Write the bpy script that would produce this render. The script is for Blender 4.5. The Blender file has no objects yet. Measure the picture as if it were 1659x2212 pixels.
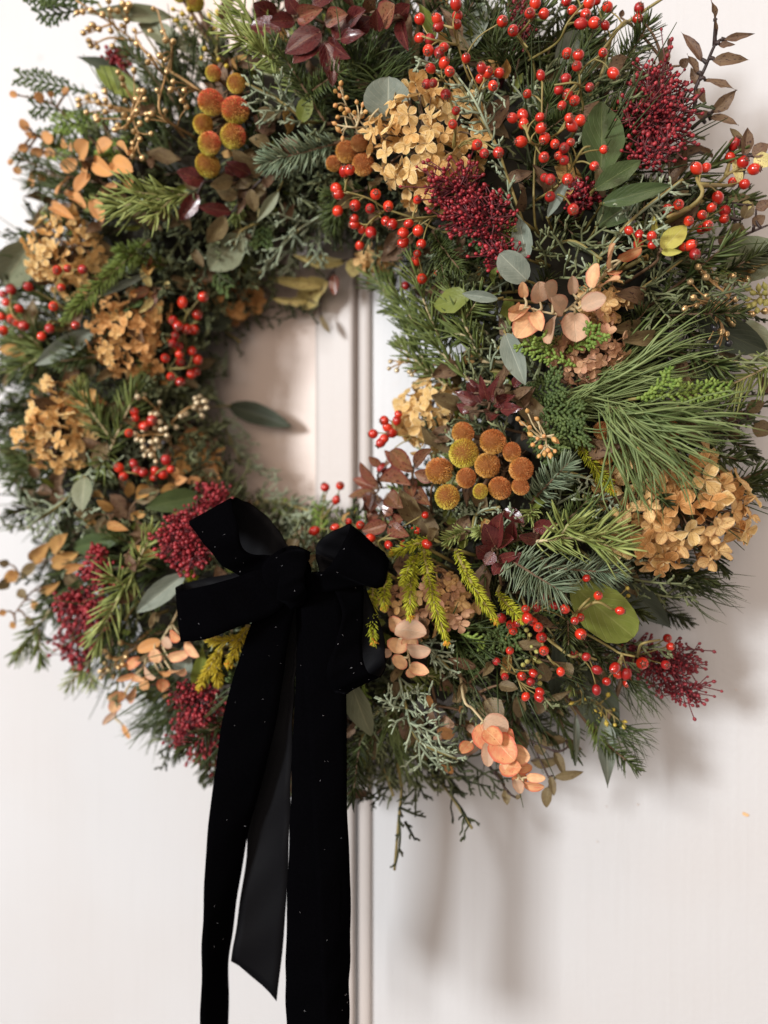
import bpy, math, random
from mathutils import Vector, Matrix
R = math.radians
V = Vector
scene = bpy.context.scene
col = scene.collection

# ------------------------------------------------------------------ camera
CAM = V((0.309, -0.687, -0.105)); YAW = R(22.0)
FPX, IW, IH = 1820.0, 1659.0, 2212.0            # focal length and frame in photo units
FWD = V((-math.sin(YAW), math.cos(YAW), 0)); RGT = V((math.cos(YAW), math.sin(YAW), 0)); UPV = V((0, 0, 1))
cam_d = bpy.data.cameras.new('camera'); cam = bpy.data.objects.new('camera', cam_d); col.objects.link(cam)
cam.location = CAM; cam.rotation_euler = (R(90), 0, YAW)
cam_d.sensor_fit = 'HORIZONTAL'; cam_d.sensor_width = 36.0; cam_d.lens = 36.0 * FPX / IW
cam_d.clip_start = 0.02; cam_d.clip_end = 60
cam_d.dof.use_dof = True; cam_d.dof.focus_distance = 0.54; cam_d.dof.aperture_fstop = 4.1
scene.camera = cam

# ------------------------------------------------------------------ light
world = bpy.data.worlds.new('World'); scene.world = world; world.use_nodes = True
bg = world.node_tree.nodes['Background']; bg.inputs[0].default_value = (1.0, 0.86, 0.77, 1); bg.inputs[1].default_value = 0.30
def area_light(name, pos, aim, size, power, colour):
    d = bpy.data.lights.new(name, 'AREA'); d.shape = 'RECTANGLE'; d.size, d.size_y = size; d.energy = power; d.color = colour
    o = bpy.data.objects.new(name, d); col.objects.link(o); o.location = pos
    o.rotation_euler = (V(aim) - V(pos)).to_track_quat('-Z', 'Y').to_euler(); return o
area_light('window_light', (-1.74, -3.52, 0.68), (0, -0.05, 0), (0.80, 0.80), 190, (0.95, 0.98, 1.0))
area_light('front_fill_light', (0.95, -3.70, 0.35), (0, -0.05, 0), (2.2, 1.6), 66, (1.0, 0.82, 0.69))  # unseen fill lamp added behind the camera to brighten the hole
area_light('added_top_light', (0.55, -1.30, 2.10), (0.1, -0.05, 0.2), (0.9, 0.9), 20, (1.0, 0.80, 0.66))  # unseen overhead lamp added to warm the upper door and plant tops
scene.view_settings.view_transform = 'Standard'; scene.view_settings.look = 'None'
scene.view_settings.exposure = 0.04; scene.view_settings.gamma = 1.0; scene.view_settings.use_curve_mapping = False

# ------------------------------------------------------------------ where things sit on the ring
RC, TA, TB, YC = 0.215, 0.082, 0.066, -0.062      # ring radius, half width, half depth, centre plane
def ray(px, py): return (FWD + RGT * ((px - IW / 2) / FPX) + UPV * ((IH / 2 - py) / FPX))
def sdf(p, lift):
    q = math.hypot(p.x, p.z) - RC
    return math.hypot(q / (TA + lift), (p.y - YC) / (TB + lift)) - 1
def P(px, py, lift=0.0):
    d = ray(px, py); best = None; prev = None; t = 0.30
    while t < 1.0:
        p = CAM + d * t; s = sdf(p, lift)
        if best is None or s < best[0]: best = (s, p)
        if s < 0: return p
        if p.y > -0.015: break
        t += 0.0025
    return best[1]
def PY(px, py, y):
    d = ray(px, py); return CAM + d * ((y - CAM.y) / d.y)
def nrm(p):
    h = math.hypot(p.x, p.z) or 1e-6; q = h - RC
    n = V((p.x / h * q / TA ** 2, (p.y - YC) / TB ** 2, p.z / h * q / TA ** 2))
    return n.normalized()
def core(p):
    h = math.hypot(p.x, p.z) or 1e-6
    return V((p.x / h * RC, YC, p.z / h * RC))
def mpp(p): return (p - CAM).dot(FWD) / FPX       # metres per photo unit
def tocam(p): return (CAM - p).normalized()
# local frames used when measuring the photograph: scale, x offset, y offset
FR = {0: (1, 0, 0), 1: (.34, 0, 0), 2: (.34, 530.9, 0), 3: (.34, 1095, 0), 4: (.34, 0, 530.9), 5: (.34, 530.9, 530.9),
      6: (.34, 1095, 530.9), 7: (.34, 0, 1061.8), 8: (.36, 1061.8, 1061.8), 9: (.40, 597.2, 1327.2), 10: (.36, 331.8, 995.4)}
def D(k, x, y): s, a, b = FR[k]; return a + s * x, b + s * y

# ------------------------------------------------------------------ mesh building
class MB:
    def __init__(s): s.v = []; s.f = []; s.uv = {}
    def tube(s, pts, rad, n=5, cap=True):
        pts = [V(p) for p in pts]; m = len(pts)
        if m < 2: return
        if not isinstance(rad, (list, tuple)): rad = [rad] * m
        t0 = (pts[1] - pts[0]).normalized()
        a = t0.orthogonal().normalized(); base = len(s.v)
        for i, p in enumerate(pts):
            t = (pts[min(i + 1, m - 1)] - pts[max(i - 1, 0)])
            t = t.normalized() if t.length > 1e-9 else t0
            a = (a - t * a.dot(t)); a = a.normalized() if a.length > 1e-6 else t.orthogonal().normalized()
            b = t.cross(a)
            for k in range(n):
                w = 2 * math.pi * k / n
                s.v.append(p + (a * math.cos(w) + b * math.sin(w)) * rad[i])
        for i in range(m - 1):
            for k in range(n):
                k2 = (k + 1) % n
                s.f.append((base + i * n + k, base + i * n + k2, base + (i + 1) * n + k2, base + (i + 1) * n + k))
        if cap:
            s.f.append(tuple(base + k for k in reversed(range(n)))); s.f.append(tuple(base + (m - 1) * n + k for k in range(n)))
    def needle(s, p, d, L, r, bend=None, flat=1.0, tip=0.35):
        a = d.orthogonal().normalized() if bend is None else d.cross(bend)
        if a.length < 1e-6: a = d.orthogonal()
        a = a.normalized(); b = d.cross(a).normalized() * flat
        q = p + d * (L * .55); e = p + d * L
        if bend is not None: q = q + bend * (L * .06); e = e + bend * (L * .22)
        i = len(s.v)
        for c, rr in ((p, r * .7), (q, r), (e, r * tip)):
            s.v += [c + a * rr, c - a * (rr * .5) + b * (rr * .87), c - a * (rr * .5) - b * (rr * .87)]
        for j in (i, i + 3):
            s.f += [(j, j + 1, j + 4, j + 3), (j + 1, j + 2, j + 5, j + 4), (j + 2, j, j + 3, j + 5)]
        s.f.append((i + 6, i + 7, i + 8))
    def bead(s, c, ax, L, r):
        """a small pointed seed or scale: two rings and two tips"""
        a = ax.orthogonal().normalized(); b = ax.cross(a); i = len(s.v)
        s.v.append(c - ax * (L * .5))
        for z, rr in ((-.2, .85), (.2, .9)):
            for k in range(5):
                w = k * 1.2566
                s.v.append(c + ax * (L * z) + (a * math.cos(w) + b * math.sin(w)) * (r * rr))
        s.v.append(c + ax * (L * .5))
        for k in range(5):
            k2 = (k + 1) % 5
            s.f += [(i, i + 1 + k2, i + 1 + k), (i + 1 + k, i + 1 + k2, i + 6 + k2, i + 6 + k), (i + 6 + k, i + 6 + k2, i + 11)]
    def lathe(s, prof, n=10):
        base = len(s.v)
        for z, r in prof:
            for k in range(n):
                w = 2 * math.pi * k / n; s.v.append(V((r * math.cos(w), r * math.sin(w), z)))
        for i in range(len(prof) - 1):
            for k in range(n):
                k2 = (k + 1) % n
                s.f.append((base + i * n + k, base + i * n + k2, base + (i + 1) * n + k2, base + (i + 1) * n + k))
        s.f.append(tuple(base + k for k in reversed(range(n)))); s.f.append(tuple(base + (len(prof) - 1) * n + k for k in range(n)))
    def box(s, lo, hi):
        i = len(s.v)
        for z in (lo[2], hi[2]):
            s.v += [V((lo[0], lo[1], z)), V((hi[0], lo[1], z)), V((hi[0], hi[1], z)), V((lo[0], hi[1], z))]
        s.f += [(i + 3, i + 2, i + 1, i), (i + 4, i + 5, i + 6, i + 7), (i, i + 1, i + 5, i + 4), (i + 1, i + 2, i + 6, i + 5), (i + 2, i + 3, i + 7, i + 6), (i + 3, i, i + 4, i + 7)]
    def mesh(s, name, mat, smooth=True, uvs=None):
        me = bpy.data.meshes.new(name); me.from_pydata([tuple(p) for p in s.v], [], s.f)
        if mat is not None: me.materials.append(mat)
        if smooth: me.polygons.foreach_set('use_smooth', [True] * len(me.polygons))
        if uvs is not None:
            ul = me.uv_layers.new(name='UVMap')
            fl = []
            for l in me.loops: fl += uvs[l.vertex_index]
            ul.data.foreach_set('uv', fl)
        me.update(); return me

def put(name, me, parent=None, mw=None, kind=None, label=None):
    """link one mesh object; mw is its world matrix"""
    o = bpy.data.objects.new(name, me); col.objects.link(o)
    if mw is None: mw = Matrix.Identity(4)
    if parent is not None:
        o.parent = parent
        o.matrix_local = WM[parent].inverted() @ mw
    else: o.matrix_world = mw
    WM[o] = mw
    if kind: o['kind'] = kind
    if label: o['label'] = label
    return o
WM = {}
GROUPS = {'rosehip_spray': 'rosehip sprays in the wreath', 'hydrangea_head': 'dried hydrangea heads in the wreath', 'skimmia_head': 'skimmia heads in the wreath',
          'ball_flower_cluster': 'fuzzy ball flower clusters in the wreath', 'gold_berry_spray': 'gilded berry sprays in the wreath', 'seed_sprig': 'eucalyptus seed sprigs in the wreath',
          'broad_leaf': 'broad leaves in the wreath', 'eucalyptus_sprig': 'round-leaved eucalyptus sprigs in the wreath', 'leaf_sprig': 'small-leaved sprigs in the wreath',
          'fir_sprig': 'fir sprigs in the wreath', 'rosemary_sprig': 'rosemary sprigs in the wreath', 'tassel_sprig': 'tassel sprigs in the wreath', 'pine_sprig': 'pine sprigs in the wreath',
          'cypress_sprig': 'cypress sprigs in the wreath', 'cedar_frond': 'cedar fronds in the wreath', 'door_leaf': 'door leaves behind the wreath'}
def thing(name, label, cat, loc, group=None):
    o = bpy.data.objects.new(name, None); col.objects.link(o); o.location = loc; o.empty_display_size = .01
    WM[o] = Matrix.Translation(loc)
    o['label'] = label; o['category'] = cat
    if group is None: group = GROUPS.get(name)
    if group: o['group'] = group
    return o
def frame(origin, y, z, sx=1, sy=1, sz=1):
    """matrix whose local +Y runs along y and +Z roughly along z"""
    y = y.normalized(); x = y.cross(z)
    if x.length < 1e-6: x = y.orthogonal()
    x.normalize(); z = x.cross(y)
    m = Matrix(((x.x * sx, y.x * sy, z.x * sz, origin.x), (x.y * sx, y.y * sy, z.y * sz, origin.y), (x.z * sx, y.z * sy, z.z * sz, origin.z), (0, 0, 0, 1)))
    return m
def zframe(origin, z, sx, sy, sz, spin=0.0):
    z = z.normalized(); x = z.orthogonal().normalized(); x = Matrix.Rotation(spin, 3, z) @ x; y = z.cross(x)
    return Matrix(((x.x * sx, y.x * sy, z.x * sz, origin.x), (x.y * sx, y.y * sy, z.y * sz, origin.y), (x.z * sx, y.z * sy, z.z * sz, origin.z), (0, 0, 0, 1)))
def smooth_path(pts, sub=4):
    pts = [V(p) for p in pts]
    if len(pts) < 2: return pts
    q = [pts[0] * 2 - pts[1]] + pts + [pts[-1] * 2 - pts[-2]]; out = []
    for i in range(1, len(q) - 2):
        a, b, c, d = q[i - 1:i + 3]
        for k in range(sub):
            t = k / sub
            out.append(.5 * ((2 * b) + (c - a) * t + (2 * a - 5 * b + 4 * c - d) * t * t + (3 * b - a - 3 * c + d) * t ** 3))
    out.append(pts[-1]); return out
def jit(rg, s): return V((rg.gauss(0, s), rg.gauss(0, s), rg.gauss(0, s)))

# ------------------------------------------------------------------ materials
def newmat(name):
    m = bpy.data.materials.new(name); m.use_nodes = True; nt = m.node_tree
    return m, nt, nt.nodes['Principled BSDF'], nt.nodes['Material Output']
def c4(c): return (c[0], c[1], c[2], 1)
def mixc(nt, fac, a, b, typ='MIX'):
    n = nt.nodes.new('ShaderNodeMix'); n.data_type = 'RGBA'; n.blend_type = typ
    for s, v in ((n.inputs[0], fac), (n.inputs[6], a), (n.inputs[7], b)):
        if hasattr(v, 'links'): nt.links.new(v, s)
        elif isinstance(v, (int, float)): s.default_value = v
        else: s.default_value = c4(v)
    return n.outputs[2]
def math_(nt, op, a, b=None):
    n = nt.nodes.new('ShaderNodeMath'); n.operation = op
    for s, v in ((n.inputs[0], a), (n.inputs[1], b)):
        if v is None: continue
        if hasattr(v, 'links'): nt.links.new(v, s)
        else: s.default_value = v
    return n.outputs[0]
def ramp(nt, fac, lo, hi):
    n = nt.nodes.new('ShaderNodeMapRange'); n.interpolation_type = 'SMOOTHSTEP'
    n.inputs[1].default_value = lo; n.inputs[2].default_value = hi
    nt.links.new(fac, n.inputs[0]); return n.outputs[0]
def noise(nt, vec, scale, detail=3):
    n = nt.nodes.new('ShaderNodeTexNoise'); n.inputs['Scale'].default_value = scale; n.inputs['Detail'].default_value = detail
    if vec is not None: nt.links.new(vec, n.inputs['Vector'])
    return n.outputs[0]
def bump(nt, h, strength, dist, bsdf):
    n = nt.nodes.new('ShaderNodeBump'); n.inputs['Strength'].default_value = strength; n.inputs['Distance'].default_value = dist
    nt.links.new(h, n.inputs['Height']); nt.links.new(n.outputs[0], bsdf.inputs['Normal'])
def transl(nt, b, out, colr, amt):
    t = nt.nodes.new('ShaderNodeBsdfTranslucent'); nt.links.new(colr, t.inputs[0])
    m = nt.nodes.new('ShaderNodeMixShader'); m.inputs[0].default_value = amt
    nt.links.new(b.outputs[0], m.inputs[1]); nt.links.new(t.outputs[0], m.inputs[2]); nt.links.new(m.outputs[0], out.inputs[0])
GREENS = ('fir_needles_green', 'fir_needles_blue', 'fir_needles_bright', 'rosemary_needles', 'rosemary_needles_dark', 'pine_needles', 'pine_needles_dark', 'cypress_twigs_grey', 'cypress_twigs_olive', 'cypress_twigs_deep', 'cedar_scales_bright', 'cedar_scales_dark')
def mat_plain(name, a, b, rough=.5, scale=60, island=False, metal=0, coat=0, tr=0, bmp=0, spec=None):
    if spec is None: spec = .22 if (island or tr) else .5
    if name in GREENS: a = (a[0] * .58, a[1] * .66, a[2] * .66); b = (b[0] * .78, b[1] * .86, b[2] * .84)
    m, nt, p, out = newmat(name)
    geo = nt.nodes.new('ShaderNodeNewGeometry'); oi = nt.nodes.new('ShaderNodeObjectInfo')
    f = geo.outputs['Random Per Island'] if island else oi.outputs['Random']
    nz = noise(nt, geo.outputs['Position'], scale)
    fac = math_(nt, 'ADD', math_(nt, 'MULTIPLY', f, .6), math_(nt, 'MULTIPLY', ramp(nt, nz, .3, .7), .4))
    c = mixc(nt, fac, a, b)
    nt.links.new(c, p.inputs['Base Color']); p.inputs['Roughness'].default_value = rough; p.inputs['Metallic'].default_value = metal
    p.inputs['Coat Weight'].default_value = coat; p.inputs['Coat Roughness'].default_value = .12; p.inputs['Specular IOR Level'].default_value = spec
    if bmp: bump(nt, noise(nt, geo.outputs['Position'], scale * 8), .5, bmp, p)
    if tr: transl(nt, p, out, c, tr)
    return m
def mat_leaf(name, a, b, vein, rough=.45, spot=None, spot_lo=.6, spot_scale=9, edge=None, tr=.15, coat=0, veinamt=.55, nveins=7, mottle=.5, bumps=.0004):
    m, nt, p, out = newmat(name)
    tc = nt.nodes.new('ShaderNodeTexCoord'); oi = nt.nodes.new('ShaderNodeObjectInfo'); geo = nt.nodes.new('ShaderNodeNewGeometry')
    sp = nt.nodes.new('ShaderNodeSeparateXYZ'); nt.links.new(tc.outputs['UV'], sp.inputs[0])
    au = math_(nt, 'ABSOLUTE', math_(nt, 'SUBTRACT', sp.outputs[0], .5))
    # noise seeded per leaf
    off = nt.nodes.new('ShaderNodeVectorMath'); off.operation = 'ADD'; nt.links.new(tc.outputs['UV'], off.inputs[0])
    cx = nt.nodes.new('ShaderNodeCombineXYZ'); nt.links.new(math_(nt, 'MULTIPLY', oi.outputs['Random'], 37.0), cx.inputs[0]); nt.links.new(math_(nt, 'MULTIPLY', oi.outputs['Random'], 91.0), cx.inputs[1])
    nt.links.new(cx.outputs[0], off.inputs[1]); vec = off.outputs[0]
    nz = noise(nt, vec, 3.2, 4)
    fac = math_(nt, 'ADD', math_(nt, 'MULTIPLY', oi.outputs['Random'], 1 - mottle), math_(nt, 'MULTIPLY', ramp(nt, nz, .3, .7), mottle))
    c = mixc(nt, fac, a, b)
    wv = math_(nt, 'SINE', math_(nt, 'MULTIPLY', math_(nt, 'SUBTRACT', sp.outputs[1], math_(nt, 'MULTIPLY', au, .9)), nveins * 6.283))
    side = ramp(nt, wv, .86, 1.0); mid = ramp(nt, au, .03, .008)
    vf = math_(nt, 'MULTIPLY', math_(nt, 'MAXIMUM', mid, math_(nt, 'MULTIPLY', side, .45)), veinamt)
    c = mixc(nt, vf, c, vein)
    if spot is not None:
        c = mixc(nt, ramp(nt, noise(nt, vec, spot_scale, 3), spot_lo, spot_lo + .06), c, spot)
    if edge is not None:
        c = mixc(nt, math_(nt, 'MULTIPLY', ramp(nt, math_(nt, 'ADD', au, math_(nt, 'MULTIPLY', nz, .12)), .42, .54), .8), c, edge)
    nt.links.new(c, p.inputs['Base Color']); p.inputs['Roughness'].default_value = rough; p.inputs['Specular IOR Level'].default_value = .3
    p.inputs['Coat Weight'].default_value = coat; p.inputs['Coat Roughness'].default_value = .15
    h = math_(nt, 'ADD', math_(nt, 'MULTIPLY', math_(nt, 'MAXIMUM', mid, side), -.6), math_(nt, 'MULTIPLY', noise(nt, vec, 14, 3), .9))
    bump(nt, h, .6, bumps, p)
    if tr: transl(nt, p, out, c, tr)
    return m
M = {}
M['fir'] = mat_plain('fir_needles_green', (.030, .044, .012), (.140, .165, .050), .42, 90, True, tr=.08)
M['fir_blue'] = mat_plain('fir_needles_blue', (.110, .145, .080), (.350, .385, .255), .45, 90, True, tr=.08)
M['fir_bright'] = mat_plain('fir_needles_bright', (.105, .155, .024), (.300, .345, .085), .42, 90, True, tr=.1)
M['rosemary'] = mat_plain('rosemary_needles', (.210, .245, .050), (.520, .530, .190), .45, 70, True, tr=.12)
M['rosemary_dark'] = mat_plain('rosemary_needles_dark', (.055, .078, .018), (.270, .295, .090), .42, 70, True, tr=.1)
M['pine'] = mat_plain('pine_needles', (.110, .155, .040), (.330, .370, .150), .40, 50, False, tr=.12)
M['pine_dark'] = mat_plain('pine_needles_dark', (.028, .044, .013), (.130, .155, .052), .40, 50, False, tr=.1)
M['cypress'] = mat_plain('cypress_twigs_grey', (.240, .262, .165), (.500, .515, .370), .7, 70, True)
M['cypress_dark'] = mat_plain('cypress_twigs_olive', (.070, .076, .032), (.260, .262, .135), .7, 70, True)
M['cypress_shade'] = mat_plain('cypress_twigs_deep', (.022, .025, .012), (.100, .103, .052), .7, 70, True)  # darkened cypress copy, shade of the gaps put into its colour
M['cedar'] = mat_plain('cedar_scales_bright', (.150, .235, .035), (.340, .410, .095), .5, 60, True, tr=.1)
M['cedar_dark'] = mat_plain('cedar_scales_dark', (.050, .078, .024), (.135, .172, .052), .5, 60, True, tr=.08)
M['tassel'] = mat_plain('tassel_needles_lime', (.250, .280, .014), (.540, .530, .050), .5, 50, True, tr=.15)
M['tassel_gold'] = mat_plain('tassel_needles_gold', (.360, .260, .014), (.620, .480, .045), .5, 50, True, tr=.15)
M['tassel_tip'] = mat_plain('tassel_tip_orange', (.55, .20, .02), (.60, .33, .04), .5, 50, True)
M['twig'] = mat_plain('twig_brown', (.070, .038, .018), (.160, .090, .045), .7, 90)
M['twig_dark'] = mat_plain('twig_dark', (.018, .010, .008), (.050, .025, .020), .6, 90)
M['twig_olive'] = mat_plain('twig_olive', (.170, .145, .038), (.270, .205, .070), .6, 60)
M['twig_gold'] = mat_plain('twig_gold', (.330, .190, .075), (.450, .280, .120), .5, 90, metal=.35)
M['twig_pale'] = mat_plain('twig_pale', (.380, .300, .160), (.470, .380, .220), .6, 90)
M['fir_deep'] = mat_plain('fir_needles_deep', (.007, .010, .003), (.050, .060, .016), .5, 90, True)  # fir colour darkened to paint shade into the gaps
M['hip'] = mat_plain('rosehip_red', (.300, .006, .006), (.680, .042, .014), .28, 160, coat=.45)
M['hip_dark'] = mat_plain('rosehip_ripe', (.200, .005, .006), (.420, .014, .010), .42, 260, coat=.2)
M['calyx'] = mat_plain('rosehip_calyx', (.050, .022, .012), (.130, .065, .035), .8, 300)
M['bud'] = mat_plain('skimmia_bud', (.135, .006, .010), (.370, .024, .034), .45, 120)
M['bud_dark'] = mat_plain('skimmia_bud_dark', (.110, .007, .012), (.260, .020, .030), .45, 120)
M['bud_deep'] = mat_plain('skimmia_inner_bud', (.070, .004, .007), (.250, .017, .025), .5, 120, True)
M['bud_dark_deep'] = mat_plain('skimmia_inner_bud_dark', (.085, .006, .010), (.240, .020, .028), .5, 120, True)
M['skstem'] = mat_plain('skimmia_stem', (.055, .006, .010), (.120, .014, .020), .55, 120)
M['goldberry'] = mat_plain('gold_berry', (.460, .310, .140), (.640, .460, .240), .33, 200, metal=.8)
M['silverberry'] = mat_plain('pale_gold_berry', (.520, .420, .260), (.700, .600, .410), .38, 200, metal=.5)
M['darkberry'] = mat_plain('dark_berry', (.012, .012, .015), (.045, .040, .040), .3, 200, metal=.3)
M['seed'] = mat_plain('eucalyptus_seed_peach', (.480, .300, .080), (.560, .260, .110), .5, 90)
M['seed_green'] = mat_plain('eucalyptus_seed_green', (.330, .330, .090), (.420, .380, .120), .5, 90)
M['seed_yellow'] = mat_plain('eucalyptus_seed_yellow', (.520, .380, .040), (.560, .430, .090), .5, 90)
M['petal_gold'] = mat_leaf('hydrangea_petal_gold', (.690, .430, .140), (.830, .610, .290), (.380, .200, .060), .7, edge=(.86, .70, .42), spot=(.50, .28, .09), spot_lo=.62, spot_scale=6, tr=.25, nveins=5, veinamt=.75, mottle=.75, bumps=.0006)
M['petal_tan'] = mat_leaf('hydrangea_petal_tan', (.740, .450, .170), (.870, .620, .300), (.360, .170, .060), .7, tr=.25, nveins=5, veinamt=.75, edge=(.50, .26, .12), spot=(.48, .25, .10), spot_lo=.62, spot_scale=6, mottle=.75, bumps=.0006)
M['petal_orange'] = mat_leaf('hydrangea_petal_orange', (.620, .330, .090), (.820, .530, .220), (.330, .140, .030), .7, edge=(.84, .62, .32), spot=(.38, .17, .05), spot_lo=.62, spot_scale=6, tr=.25, nveins=5, mottle=.75, bumps=.0006)
M['petal_brown'] = mat_leaf('hydrangea_petal_brown', (.520, .235, .070), (.770, .430, .160), (.240, .090, .025), .7, edge=(.78, .48, .22), spot=(.28, .11, .03), spot_lo=.62, spot_scale=6, tr=.25, nveins=5, mottle=.75, bumps=.0006)
M['petal_pink'] = mat_leaf('hydrangea_petal_rose', (.560, .290, .190), (.700, .440, .240), (.300, .110, .070), .7, tr=.25, nveins=5, bumps=.0003)
M['floret'] = mat_plain('floret_heart', (.300, .160, .050), (.420, .250, .090), .8, 200)
M['leaf_green'] = mat_leaf('laurel_leaf', (.038, .062, .022), (.065, .095, .032), (.13, .16, .06), .36, tr=.06, veinamt=.5)
M['leaf_olive'] = mat_leaf('olive_green_leaf', (.115, .145, .022), (.170, .195, .040), (.26, .28, .09), .42, tr=.12, veinamt=.4)
M['leaf_grey'] = mat_leaf('grey_eucalyptus_leaf', (.125, .150, .118), (.195, .220, .178), (.36, .38, .30), .55, tr=.1, veinamt=.6, mottle=.7)
M['leaf_sage'] = mat_leaf('sage_eucalyptus_leaf', (.140, .155, .090), (.210, .225, .140), (.36, .35, .22), .5, tr=.12, veinamt=.6)
M['leaf_shadow'] = mat_leaf('deep_green_leaf', (.035, .045, .030), (.060, .072, .048), (.09, .10, .06), .5, tr=.06)  # darker grey green leaf colour
M['euc_peach'] = mat_leaf('peach_eucalyptus_leaf', (.760, .470, .240), (.580, .320, .175), (.64, .46, .28), .55, edge=(.52, .16, .10), tr=.15, veinamt=.5, mottle=.8)
M['euc_orange'] = mat_leaf('orange_eucalyptus_leaf', (.560, .180, .085), (.620, .330, .150), (.70, .45, .25), .5, edge=(.50, .09, .05), spot=(.42, .17, .07), spot_lo=.62, tr=.15, mottle=.85)
M['euc_amber'] = mat_leaf('amber_eucalyptus_leaf', (.640, .310, .100), (.500, .260, .120), (.58, .36, .18), .55, tr=.18, mottle=.5)
M['euc_mauve'] = mat_leaf('mauve_eucalyptus_leaf', (.420, .290, .200), (.540, .340, .220), (.46, .35, .24), .5, edge=(.42, .20, .13), tr=.12, mottle=.7)
M['burgundy'] = mat_leaf('burgundy_leaf', (.050, .008, .010), (.115, .022, .020), (.22, .09, .05), .22, spot=(.025, .006, .006), spot_lo=.60, tr=.04, coat=.35, nveins=6)
M['burgundy_brown'] = mat_leaf('brown_burgundy_leaf', (.215, .060, .040), (.165, .092, .040), (.34, .20, .11), .25, spot=(.070, .015, .012), spot_lo=.57, spot_scale=11, edge=(.15, .025, .025), tr=.06, coat=.45)
M['brown_leaf'] = mat_leaf('brown_dry_leaf', (.110, .055, .034), (.165, .105, .055), (.22, .15, .09), .5, spot=(.040, .016, .012), spot_lo=.57, tr=.08)
M['brown_olive'] = mat_leaf('brown_olive_leaf', (.180, .135, .060), (.125, .085, .042), (.30, .24, .12), .5, spot=(.065, .032, .018), spot_lo=.6, tr=.1)
M['yellow_leaf'] = mat_leaf('yellow_leaf', (.520, .470, .110), (.430, .420, .090), (.60, .56, .24), .5, tr=.2, nveins=6)
M['yellow_spot'] = mat_leaf('spotted_yellow_leaf', (.720, .640, .270), (.640, .540, .220), (.56, .50, .26), .5, spot=(.190, .060, .030), spot_lo=.58, spot_scale=10, tr=.2)
M['rust_leaf'] = mat_leaf('rust_dry_leaf', (.380, .170, .060), (.480, .290, .090), (.30, .14, .06), .6, spot=(.18, .07, .03), spot_lo=.62, tr=.18)

# ------------------------------------------------------------------ the doors behind
def mat_paint(name, base, pink=False):
    m, nt, p, out = newmat(name)
    geo = nt.nodes.new('ShaderNodeNewGeometry'); pos = geo.outputs['Position']
    n1 = noise(nt, pos, 5, 4); n2 = noise(nt, pos, 38, 5); n3 = noise(nt, pos, 23, 2)
    c = mixc(nt, math_(nt, 'MULTIPLY', ramp(nt, n1, .35, .75), .5), base, (base[0] * .95, base[1] * .91, base[2] * .88))
    c = mixc(nt, math_(nt, 'MULTIPLY', ramp(nt, n2, .66, .74), .10), c, (.52, .44, .38))
    mp = nt.nodes.new('ShaderNodeMapping'); mp.inputs['Scale'].default_value = (1, 1, .035); nt.links.new(pos, mp.inputs[0])
    br = noise(nt, mp.outputs[0], 190, 4)                      # vertical brush marks
    c = mixc(nt, math_(nt, 'MULTIPLY', ramp(nt, br, .45, .75), .10), c, (base[0] * .82, base[1] * .78, base[2] * .75))
    c = mixc(nt, math_(nt, 'MULTIPLY', ramp(nt, n3, .70, .78), .22), c, (.36, .30, .26))
    if pink:      # warm bounce light painted in as a pink tint behind the hole
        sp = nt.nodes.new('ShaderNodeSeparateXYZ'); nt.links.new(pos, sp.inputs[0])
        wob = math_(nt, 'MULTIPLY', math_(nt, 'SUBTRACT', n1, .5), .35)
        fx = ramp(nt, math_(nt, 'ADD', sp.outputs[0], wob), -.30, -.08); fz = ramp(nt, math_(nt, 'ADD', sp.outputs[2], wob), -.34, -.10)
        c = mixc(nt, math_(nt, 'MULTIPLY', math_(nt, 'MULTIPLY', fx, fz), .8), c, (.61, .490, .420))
    nt.links.new(c, p.inputs['Base Color']); p.inputs['Roughness'].default_value = .48
    bump(nt, math_(nt, 'ADD', math_(nt, 'MULTIPLY', n1, .5), math_(nt, 'ADD', noise(nt, pos, 240, 4), math_(nt, 'MULTIPLY', br, 1.2))), .3, .0007, p)
    return m
PAINT = mat_paint('white_gloss_paint', (.505, .505, .513))
PAINT_BOUNCE = mat_paint('white_paint_bounce_tint', (.505, .505, .513), True)  # leaf paint with the warm bounce tint in its colour
PAINT2 = mat_paint('aged_white_paint', (.465, .425, .402))
def door_leaf(label, x0, x1, mat):
    t = thing('door_leaf', label, 'door', V(((x0 + x1) / 2, 0.02, -1.0)))
    b = MB(); b.box((x0, 0.0, -1.0), (x1, 0.04, 1.3)); put('door_slab', b.mesh('door_slab', mat, False), t)
    return t
dl = door_leaf('white painted door leaf behind the left half of the wreath', -1.1, 0.0045, PAINT_BOUNCE)
dr = door_leaf('white painted door leaf with soft shadows right of the black ribbon tails', 0.0075, 1.2, PAINT)
def profile(name, prof, parent, mat):
    b = MB(); n = len(prof)
    for z in (-1.0, 1.3):
        for x, y in prof: b.v.append(V((x, y, z)))
    for i in range(n): j = (i + 1) % n; b.f.append((i, j, n + j, n + i))
    b.f.append(tuple(reversed(range(n)))); b.f.append(tuple(range(n, 2 * n)))
    return put(name, b.mesh(name, mat, False), parent)
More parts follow.
